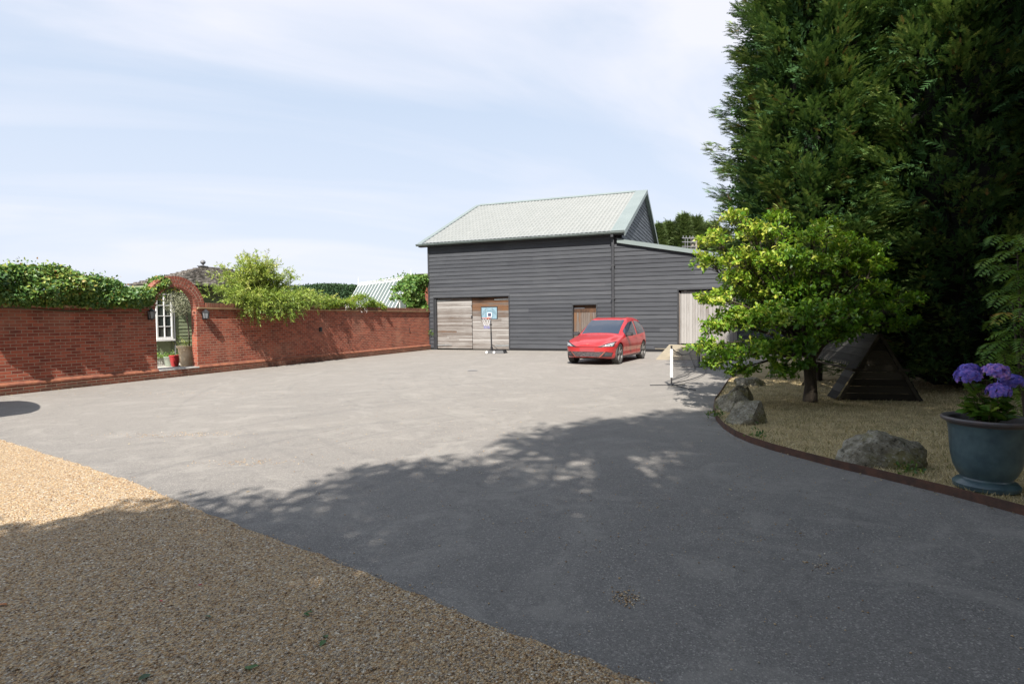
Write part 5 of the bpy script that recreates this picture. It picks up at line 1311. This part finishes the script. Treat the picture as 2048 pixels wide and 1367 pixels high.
# distant round trees beyond the garden
G4 = 'distant trees above the climber'
def roundtree(name, label, cat, loc, H, r, n, seed, mat, ls, group=None, base=.3, nc=46):
    t = thing(name, label, cat, loc, 0, group); g = np.random.default_rng(seed)
    cd = rdir(g, nc, .25); cc_ = cd * g.uniform(.45, .95, (nc, 1)) * (r, r, H * (1 - base) / 2) + (0, 0, H * (1 + base) / 2 - .1 * H)
    ci = g.integers(0, nc, n); cr = g.uniform(.26, .42, nc)[ci] * r
    P = cc_[ci] + rdir(g, n) * (g.random((n, 1)) ** .4) * cr[:, None]
    T = np.clip(g.normal(.5, .16, n) + g.normal(0, .1, nc)[ci], 0, 1)
    leaf_object('crown', [leaf_arrays(P, rdir(g, n, .1), rdir(g, n, .5), g.uniform(.7, 1.3, n) * ls, ls * .6, T, 'diamond')], mat, t)
    mb = MB(); mb.tube([(0, 0, 0), (0, 0, H * .5), (0, 0, H * .8)], [H * .03, H * .022, .02], 8)
    for k in range(0, nc, 3): mb.tube([(0, 0, H * .4), tuple(cc_[k] * (.5, .5, 1) * (1, 1, .85)), tuple(cc_[k])], [H * .012, H * .008, H * .003], 4)
    mb.build('trunk', M['bark'], t); return t


roundtree('round_tree', 'distant hazy tree peeping over the climber, left of two', 'tree', (-56.5, 80, 0), 8.1, 3.3, 5000, 401, M['far'], .34, G4)
roundtree('round_tree', 'distant hazy tree between the climber and the arch, right of two', 'tree', (-53.3, 84, 0), 8.1, 3.0, 5000, 402, M['far'], .34, G4)
roundtree('round_tree', 'distant tree low against the sky beside the archway climber', 'tree', (-50.2, 86, 0), 7.3, 2.6, 4000, 403, M['far'], .34, G4)

for lab, (x, y), H_, r_s, sd_ in SHADE: roundtree('shade_tree', lab, 'tree', (x, y, .03), H_, r_s, 19000 if sd_ in (711, 712, 713) else 28000, sd_, M['ivy'], .17, 'broadleaf trees behind the camera', base=.30 if sd_ in (711, 712, 713) else .14, nc=27 if sd_ in (711, 712, 713) else 46)

# clipped hedge far behind the wall
g = np.random.default_rng(77); n = 14000
hx = g.uniform(-20, -9.2, n); face = g.random(n); hz_ = np.where(face < .35, 4.0, g.uniform(1.0, 4.0, n)); hy_ = np.where(face < .35, g.uniform(40, 41.6, n), 40 + g.uniform(-.05, .15, n)) + (hx + 9) * -.12
P = np.stack([hx, hy_, hz_ + g.normal(0, .05, n) + .06 * np.sin(hx * 1.3)], 1)
t = thing('clipped_hedge', 'dark clipped evergreen hedge beyond the garden, left of the greenhouse', 'hedge', (0, 0, 0))
leaf_object('foliage', [leaf_arrays(P, rdir(g, n, .3), rdir(g, n, .4) + np.array([0, -.8, .3]), .16, .10, tints(g, n, .45, .25), 'diamond')], M['hedge'], t)
mb = MB(); mb.add([(-20, 41.4, 0), (-9.2, 40.12, 0), (-9.2, 41.7, 0), (-20, 43, 0), (-20, 41.4, 3.95), (-9.2, 40.12, 3.95), (-9.2, 41.7, 3.95), (-20, 43, 3.95)], [(0, 1, 5, 4), (4, 5, 6, 7), (1, 2, 6, 5), (3, 0, 4, 7), (2, 3, 7, 6)]); mb.build('inner_branches', M['hedge'], t)

# ------------------------------------------------------------------ the bright broad-leaved tree (magnolia form)
def at(px, py, y):
    u0, v0 = px - 1024, 683.5 - py; u = u0 * cos(ROLL) + v0 * sin(ROLL); v = -u0 * sin(ROLL) + v0 * cos(ROLL)
    d = np.array([u, FPX * cos(PIT) + v * sin(PIT), -FPX * sin(PIT) + v * cos(PIT)]); return np.array([0, 0, HC]) + d * y / d[1]


BT = np.array((5.21, 10.02, .03))
mg = thing('broadleaf_tree', 'spreading young tree with glossy bright green leaves on the lawn in front of the conifers', 'tree', BT)
PADS = [(1470, 432, 26), (1500, 462, 34), (1432, 478, 30), (1415, 520, 30), (1475, 515, 46), (1540, 470, 40), (1560, 438, 26), (1580, 515, 52), (1622, 476, 44), (1662, 455, 30), (1690, 492, 42), (1735, 505, 34), (1700, 540, 42), (1762, 535, 28), (1640, 560, 52), (1560, 575, 52), (1500, 575, 46),
        (1450, 588, 34), (1412, 592, 24), (1470, 640, 46), (1428, 655, 32), (1408, 690, 28), (1530, 640, 52), (1600, 630, 56), (1662, 620, 48), (1712, 604, 42), (1752, 575, 34), (1786, 612, 32), (1822, 600, 24), (1796, 648, 24), (1738, 640, 30), (1690, 655, 38), (1640, 675, 44), (1580, 690, 46), (1520, 698, 46), (1455, 705, 38),
        (1425, 722, 24), (1485, 738, 28), (1560, 738, 32), (1612, 735, 20), (1600, 580, 50), (1520, 530, 46), (1650, 520, 46), (1470, 560, 36), (1560, 530, 40)]
g = np.random.default_rng(501); tp_, td_, tl_ = [], [], []
br = MB(); br.tube([(0, 0, 0), (.01, 0, .3), (-.01, .01, .62), (.0, 0, .85)], [.125, .10, .095, .085], 12)
forks = [np.array(f) for f in ((-.05, 0, .85), (.05, .02, .8), (0, -.03, .95), (.02, .03, 1.1))]
for i, (px, py, rr) in enumerate(PADS):
    layers = 2
    for j in range(layers):
        side = 1 - abs((px - 1600) / 230.); y = 10.0 + g.normal(0, .18) + (j - (layers - 1) / 2) * 1.15 * max(.35, side); y -= .35 * (py > 600)
        c = at(px + g.normal(0, 6), py + g.normal(0, 5), y) - BT; R = rr / FPX * y
        f = forks[g.integers(0, 4)]
        mid = f + (c - f) * .45 + np.array((0, 0, .18 + .12 * np.linalg.norm(c[:2])) ) * (.8 if c[2] > 1.2 else .25)
        pts_ = [f * (1 - t) ** 2 + mid * 2 * t * (1 - t) + c * t * t for t in (0, .2, .4, .6, .8, 1)]
        br.tube([tuple(p) for p in pts_], [.03, .024, .018, .013, .009, .005], 6, cap=False)
        k = int(48 * (rr / 45) ** 2) + 9
        d = rdir(g, k, .15); e = c + d * (g.random((k, 1)) ** .5) * (R * 1.05, R * 1.2, R * .55)
        out = unit(e * (1, 1, .6) - np.array((0, 0, .9))); dd = unit(out * .7 + rdir(g, k, .25) * .8)
        for q in range(k):
            tp_.append(e[q]); td_.append(dd[q]); tl_.append(np.clip(.47 + .17 * (e[q][2] - 1.3) / 1.5 + .20 * (e[q][0] < -.9) + g.normal(0, .12), 0, 1))  # sunlight put into leaf tint: lighter towards the top and left
        for q in range(0, k, 3): br.tube([tuple(c + (f - c) * .12), tuple(e[q] - dd[q] * .03)], [.006, .002], 4, cap=False)
br.build('trunk', M['bark'], mg)
tp_ = np.array(tp_); td_ = np.array(td_); tl_ = np.array(tl_); nT = len(tp_); parts = []
for q in range(8):
    r1 = unit(np.cross(td_, rdir(g, nT))); D = unit(td_ * g.uniform(.15, .9, (nT, 1)) + r1); keep = g.random(nT) < .9
    N = unit(td_ + np.array([0, 0, .7]) + g.normal(0, .3, (nT, 3))); L = g.uniform(.055, .11, nT)
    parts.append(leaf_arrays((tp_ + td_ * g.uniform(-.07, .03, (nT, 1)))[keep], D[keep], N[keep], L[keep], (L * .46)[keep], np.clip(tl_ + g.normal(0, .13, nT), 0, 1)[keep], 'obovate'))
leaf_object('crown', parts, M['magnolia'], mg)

# ------------------------------------------------------------------ climber and shrubs on the brick wall (wall-local coordinates)
def volume_leaves(g, n, x0, x1, top, bot, yf, yb):
    x = g.uniform(x0, x1, n); tz, bz = top(x), bot(x); f = g.random(n)
    v = g.random(n); yfr, ybk = yf(x), yb(x)
    # mostly shell: front face and top
    front = f < .62
    z = np.where(front, bz + (tz - bz) * v, tz - g.exponential(.07, n)); z = np.minimum(z, tz + g.normal(0, .04, n))
    bul = np.sqrt(np.clip(1 - ((z - (bz + tz) / 2) / ((tz - bz) / 2 + .02)) ** 2, 0, 1))
    y = np.where(front, yfr * bul + g.exponential(.07, n), yfr * .6 + (ybk - yfr * .6) * v)
    lump = .09 * np.sin(x * 3.1 + 2 * np.sin(z * 4)) + .06 * np.sin(x * 7.3 + z * 6)
    return np.stack([x, y - lump * front, z + lump * ~front], 1)


def climber(name, label, x0, x1, top, bot, yf, yb, n, L, Wd, mat, seed, mu, shape='diamond', sd=.2):
    g = np.random.default_rng(seed); P = volume_leaves(g, n, x0, x1, top, bot, yf, yb)
    D = rdir(g, n) * (1, .6, 1) + np.array([0, -.3, -.45]); N = rdir(g, n) * .8 + np.array([0, -.8, .75])
    pat = .14 * np.sin(P[:, 0] * 2.3 + 1.1) * np.cos(P[:, 2] * 3.7)
    o = thing(name, label, 'climber'); to_wall(o)
    ls = g.uniform(.7, 1.3, n) * L
    leaf_object('foliage', [leaf_arrays(P, D, N, ls, ls * Wd / L, np.clip(tints(g, n, mu, sd) + pat, 0, 1), shape)], mat, o)
    return o, g


def I(xs, zs): xs = np.array(xs); zs = np.array(zs); return lambda x: np.interp(x, xs, zs)


ivtop = I([-24, -19.5, -18.9, -18.2, -17.6, -17.2, -16.6, -16.2, -15.9, -15.5, -15.2, -14.9, -14.55], [2.7, 2.72, 2.74, 2.9, 2.86, 2.70, 2.66, 2.66, 2.40, 2.34, 2.48, 2.70, 2.88])
ivbot = I([-24, -18.5, -16.2, -15.4, -15.15, -15.0, -14.55], [2.0, 1.98, 1.98, 1.99, 2.15, 2.5, 2.80])
ivyf = I([-24, -15.8, -15.4, -15.1, -14.55], [-.46, -.42, -.20, -.02, .0]); ivyb = I([-24, -15.3, -14.5], [.8, .6, .3])
iv, g = climber('climbing_plant', 'dense dark green climber heaped along the top of the wall left of the arch', -19.7, -14.75, ivtop, ivbot, ivyf, ivyb, 21000, .085, .065, M['ivy'], 601, .5)
mb = MB(); mb.prism([(.1, 2.13), (.55, 2.13), (.5, 2.35), (.2, 2.35)], -19.7, -15.6, ax='x')
for k in range(8): x = -19.5 + k * .5; mb.tube([(x, .4, .25), (x + .1, .38, 1.2), (x, .2, 2.1), (x + .3, -.1, 2.3)], [.02, .018, .014, .008], 5)
mb.tube([(x, -.05 - .02 * sin(x * 3), 1.9 + .04 * sin(x * 1.9)) for x in np.linspace(-19.5, -15.5, 24)], .014, 5); mb.tube([(x, -.06, 1.86 + .05 * sin(x * 1.3 + 1)) for x in np.linspace(-19.5, -15.8, 20)], .009, 5)
mb.build('stems', M['stem'], iv)
n = 260; P = np.stack([g.uniform(-19.7, -14.8, n), g.uniform(-.1, .3, n), np.zeros(n)], 1); P[:, 2] = ivtop(P[:, 0]) + np.abs(g.normal(0, .07, n)); 
leaf_object('shoots', [leaf_arrays(P, rdir(g, n, .8), rdir(g, n, .4), .07, .045, tints(g, n, .7), 'diamond')], M['ivy'], iv)
# greenish shoots dipping into the archway
n = 120; a = g.uniform(.42 * pi, .98 * pi, n); rr = g.uniform(.50, .66, n); P = np.stack([cxa + rr * np.cos(a), g.uniform(-.08, .2, n), ZC + rr * np.sin(a)], 1)
leaf_object('arch_shoots', [leaf_arrays(P, rdir(g, n, -.5), rdir(g, n, .3), .06, .045, tints(g, n, .75), 'diamond')], M['ivy'], iv)

wi, g = climber('wisteria', 'yellow green wisteria sprawling over the wall coping in front of the greenhouse', -8.6, -4.15, I([-8.6, -7.6, -6.9, -6.3, -5.8, -5.4, -4.9, -4.5, -4.15], [2.5, 2.42, 2.38, 2.5, 2.78, 2.58, 2.4, 2.42, 2.2]), I([-8.6, -4.15], [2.08, 2.12]), I([-8.6, -7, -4.15], [-.18, -.16, -.06]), I([-8.6, -4.15], [.55, .45]), 5200, .12, .032, M['wisteria'], 611, .55)
mb = MB(); mb.tube([(-5.0, .1, 2.2), (-4.85, -.1, 2.12), (-4.75, -.12, 1.95), (-4.85, -.1, 1.8), (-5.0, -.09, 1.78)], .006, 4); mb.tube([(-7.2, .2, 2.3), (-6.9, -.1, 2.2), (-6.75, -.11, 2.0)], .008, 4); mb.tube([(-8.2, .5, .25), (-7.9, .45, 1.3), (-7.0, .3, 2.2), (-5.2, .2, 2.25)], [.05, .045, .03, .01], 7)
mb.build('stems', M['stem'], wi)
n = 60; P = np.concatenate([np.array(c_) + g.normal(0, (.07, .03, .07), (20, 3)) for c_ in ((-6.95, -.16, 2.13), (-6.1, -.14, 2.17), (-5.75, -.16, 2.02))]); leaf_object('seed_pods', [leaf_arrays(P, rdir(g, n, -1), rdir(g, n), .1, .02, .9, 'diamond')], pm('pale_seed_pod', (.4, .37, .36), rough=.8), wi)

vn, g = climber('grape_vine', 'large leaved climber between the greenhouse gable and the barn corner', -1.75, .1, I([-1.8, -1.4, -.9, -.3, 0], [2.75, 3.2, 3.55, 3.8, 3.85]), I([-2, 0], [2.05, 2.0]), I([-1.8, 0], [.3, .22]), I([-1.8, 0], [1.3, 1.3]), 3600, .15, .13, M['vine'], 621, .5)
mb = MB(); mb.tube([(-.9, .5, .25), (-.8, .5, 1.5), (-.5, .5, 3.2)], [.03, .025, .01], 6); mb.tube([(-.8, .5, 1.5), (-1.4, .6, 2.7)], [.02, .01], 5); mb.build('stems', M['stem'], vn)
t = roundtree('climber_mound', 'rounded mound of green climber over the outbuilding behind the greenhouse ridge', 'climber', (-7.5, 37.4, 0), 5.35, 1.45, 3600, 631, M['vine'], .17, base=.25)

# arching narrow-leaved shrub over the wall
ws = thing('arching_shrub', 'airy yellow green narrow leaved shrub arching over the wall right of the arch', 'shrub'); to_wall(ws)
g = np.random.default_rng(641); root = np.array((-10.7, .75, .25)); mb = MB(); LP, LD, LT_ = [], [], []
envt = I([-13.4, -12.9, -12.4, -11.9, -11.4, -10.9, -10.3, -9.7, -9.1, -8.5, -7.9], [2.6, 2.9, 3.2, 3.5, 3.85, 4.0, 3.6, 3.35, 3.0, 2.75, 2.5])
envb = I([-13.1, -12.6, -12.2, -11.6, -11.0, -10.5, -9.8, -9.2, -8.6, -8.0], [2.2, 1.7, 1.35, 1.5, 1.55, 1.40, 1.85, 2.0, 2.0, 2.0])
for i in range(500):
    u = g.random()
    if u < .52:
        x = np.clip(g.normal(-10.9, 1.15), -13.3, -8.2); e = np.array((x, g.uniform(-.3, 1.3), 2.3 + (envt(x) - 2.3) * g.uniform(.25, 1.0) ** .7)); m_ = np.array((root[0] + (x - root[0]) * .35, .6, min(e[2] + .1, 3.2)))
    else:
        x = np.clip(g.normal(-10.9, 1.25), -13.0, -8.0); e = np.array((x, g.uniform(-.85, -.15), envb(x) + (2.45 - envb(x)) * g.random() ** 1.2)); m_ = np.array((root[0] + (x - root[0]) * .55, -.05 + g.uniform(-.1, .3), 3.0 + g.normal(0, .2)))
    pts_ = [root * (1 - t) ** 2 + m_ * 2 * t * (1 - t) + e * t * t for t in np.linspace(0, 1, 9)]
    if u < .52: pts_[-1] = pts_[-1] + np.array((g.normal(0, .08), 0, g.uniform(0, .12)))
    mb.tube([tuple(p) for p in pts_[2:]], list(np.linspace(.008, .002, 7)), 4, cap=False)
    tint = np.clip(.50 + .13 * (e[2] - 2.4) + g.normal(0, .12), .05, .95)
    def strew(pts2, n_, lo):
        pa = np.array(pts2); tt = np.sort(g.uniform(lo, 1, n_)) * (len(pa) - 1); k = np.minimum(tt.astype(int), len(pa) - 2); f = (tt - k)[:, None]
        p = pa[k] * (1 - f) + pa[k + 1] * f; d = unit(pa[k + 1] - pa[k]); LP.append(p); LD.append(unit(d * .9 + rdir(g, n_, .0) * .85)); LT_.append(np.clip(tint + g.normal(0, .12, n_), 0, 1))
    strew(pts_, 26, .45)
    for q in range(3):
        k = g.integers(4, 8); s0 = pts_[k]; dv = unit(pts_[k] - pts_[k - 1]); sd_ = unit(dv + rdir(g, 1, .1)[0] * .9) * g.uniform(.18, .38); s1 = s0 + sd_ * .6; s2 = s0 + sd_ + np.array((0, 0, -.05))
        strew([s0, s1, s2], 13, .1); mb.tube([tuple(s0), tuple(s1), tuple(s2)], [.003, .002, .0015], 3, cap=False)
mb.build('stems', M['stem'], ws)
P = np.concatenate(LP); D = np.concatenate(LD); T = np.concatenate(LT_); n = len(P)
leaf_object('foliage', [leaf_arrays(P, D, rdir(g, n, .4), g.uniform(.08, .14, n), .025, T, 'diamond')], M['willow'], ws)

# ------------------------------------------------------------------ feathery shrub at the right edge
fs = thing('feathery_shrub', 'shrub with feathery pinnate leaves at the right edge behind the blue pot', 'shrub', (5.85, 6.45, .05))
g = np.random.default_rng(651); FBv = np.array((5.85, 6.45, .05)); mb = MB()
for k_, (tx, ty, tz) in enumerate(((.1, .2, 2.4), (-.15, .1, 1.6), (.5, -.1, 2.2), (-.1, -.3, 1.2), (.4, .5, 1.5), (-.2, .0, 2.2))): mb.tube([(.05 * cos(k_), .05 * sin(k_), 0), (tx * .35, ty * .3, tz * .35), (tx * .8, ty * .8, tz * .75), (tx, ty, tz)], [.035, .027, .016, .006], 7)
mb.tube([(-.12, -.2, 0), (-.1, -.22, .7), (.0, -.2, 1.2)], [.05, .045, .03], 9)
parts = []; frs = []
for (px, py) in ((1952, 527), (1960, 555), (1975, 545), (1990, 520), (2005, 505), (2020, 500), (1975, 590), (1985, 612), (2000, 560), (2010, 585), (2020, 545), (2030, 520), (1990, 640), (2005, 625), (2025, 605), (2035, 580), (1958, 705), (1965, 680), (1950, 735), (1975, 715), (1985, 700), (2000, 680), (2010, 720), (2020, 660), (2030, 700), (2040, 640), (1970, 745), (1990, 750), (2012, 765), (2030, 750), (2040, 720), (2000, 790), (2030, 800), (2040, 780), (2035, 830), (2045, 560), (2045, 480), (2040, 500), (1975, 480)):
    e = at(px + g.normal(0, 5), py + g.normal(0, 5), 6.2 + g.normal(0, .25)) - FBv; frs.append(e)
for q in range(60): e = np.array((.35, .1, 1.4)) + rdir(g, 1)[0] * g.random() ** .4 * np.array((.85, .9, 1.2)); frs.append(e if e[0] > -.35 else e + np.array((.5, 0, 0)))
for e in frs:
    out = unit(e * (1, 1, 0) + np.array((-.15, -.1, 0)) + g.normal(0, .15, 3) * (1, 1, 0)); b0 = e - out * .42 + np.array((0, 0, .0)); pts2 = [b0 + (e - b0) * t + np.array((0, 0, .10 * sin(pi * t))) for t in np.linspace(0, 1, 12)]
    mb.tube([tuple(pts2[0]), tuple(pts2[6]), tuple(pts2[-1])], [.004, .003, .0015], 3, cap=False)
    pa = np.array(pts2); d = unit(np.gradient(pa, axis=0)); sd_ = unit(np.cross(d, (0, 0, 1.0)))
    tt = np.clip(g.normal(.5, .13) + g.normal(0, .06, 12) + (.45 if g.random() < .05 else 0), 0, 1)
    for s_ in (-1, 1): parts.append(leaf_arrays(pa, d * .75 + sd_ * s_ + np.array((0, 0, -.25)), np.cross(d, sd_) * -1 + g.normal(0, .2, (12, 3)) + np.array((0, 0, .6)), .125 * np.sin(np.linspace(.5, 2.7, 12)) + .01, .030, tt, 'diamond'))
mb.build('stems', M['bark'], fs)
leaf_object('foliage', parts, M['ash'], fs)

# low growth and climber foot at the barn corner
g = np.random.default_rng(661); n = 60; P = g.normal(0, (.08, .03, .1), (n, 3)); o = leaf_object('weed', [leaf_arrays(P, rdir(g, n, .3), rdir(g, n), .06, .035, tints(g, n), 'diamond')], M['vine']); o.location = tuple(OB + AW * 9.86 + Vector((0, 0, .88)) - BW * .1); prop(o, 'small vine sprig on the black boards beside the big doors', 'weed')
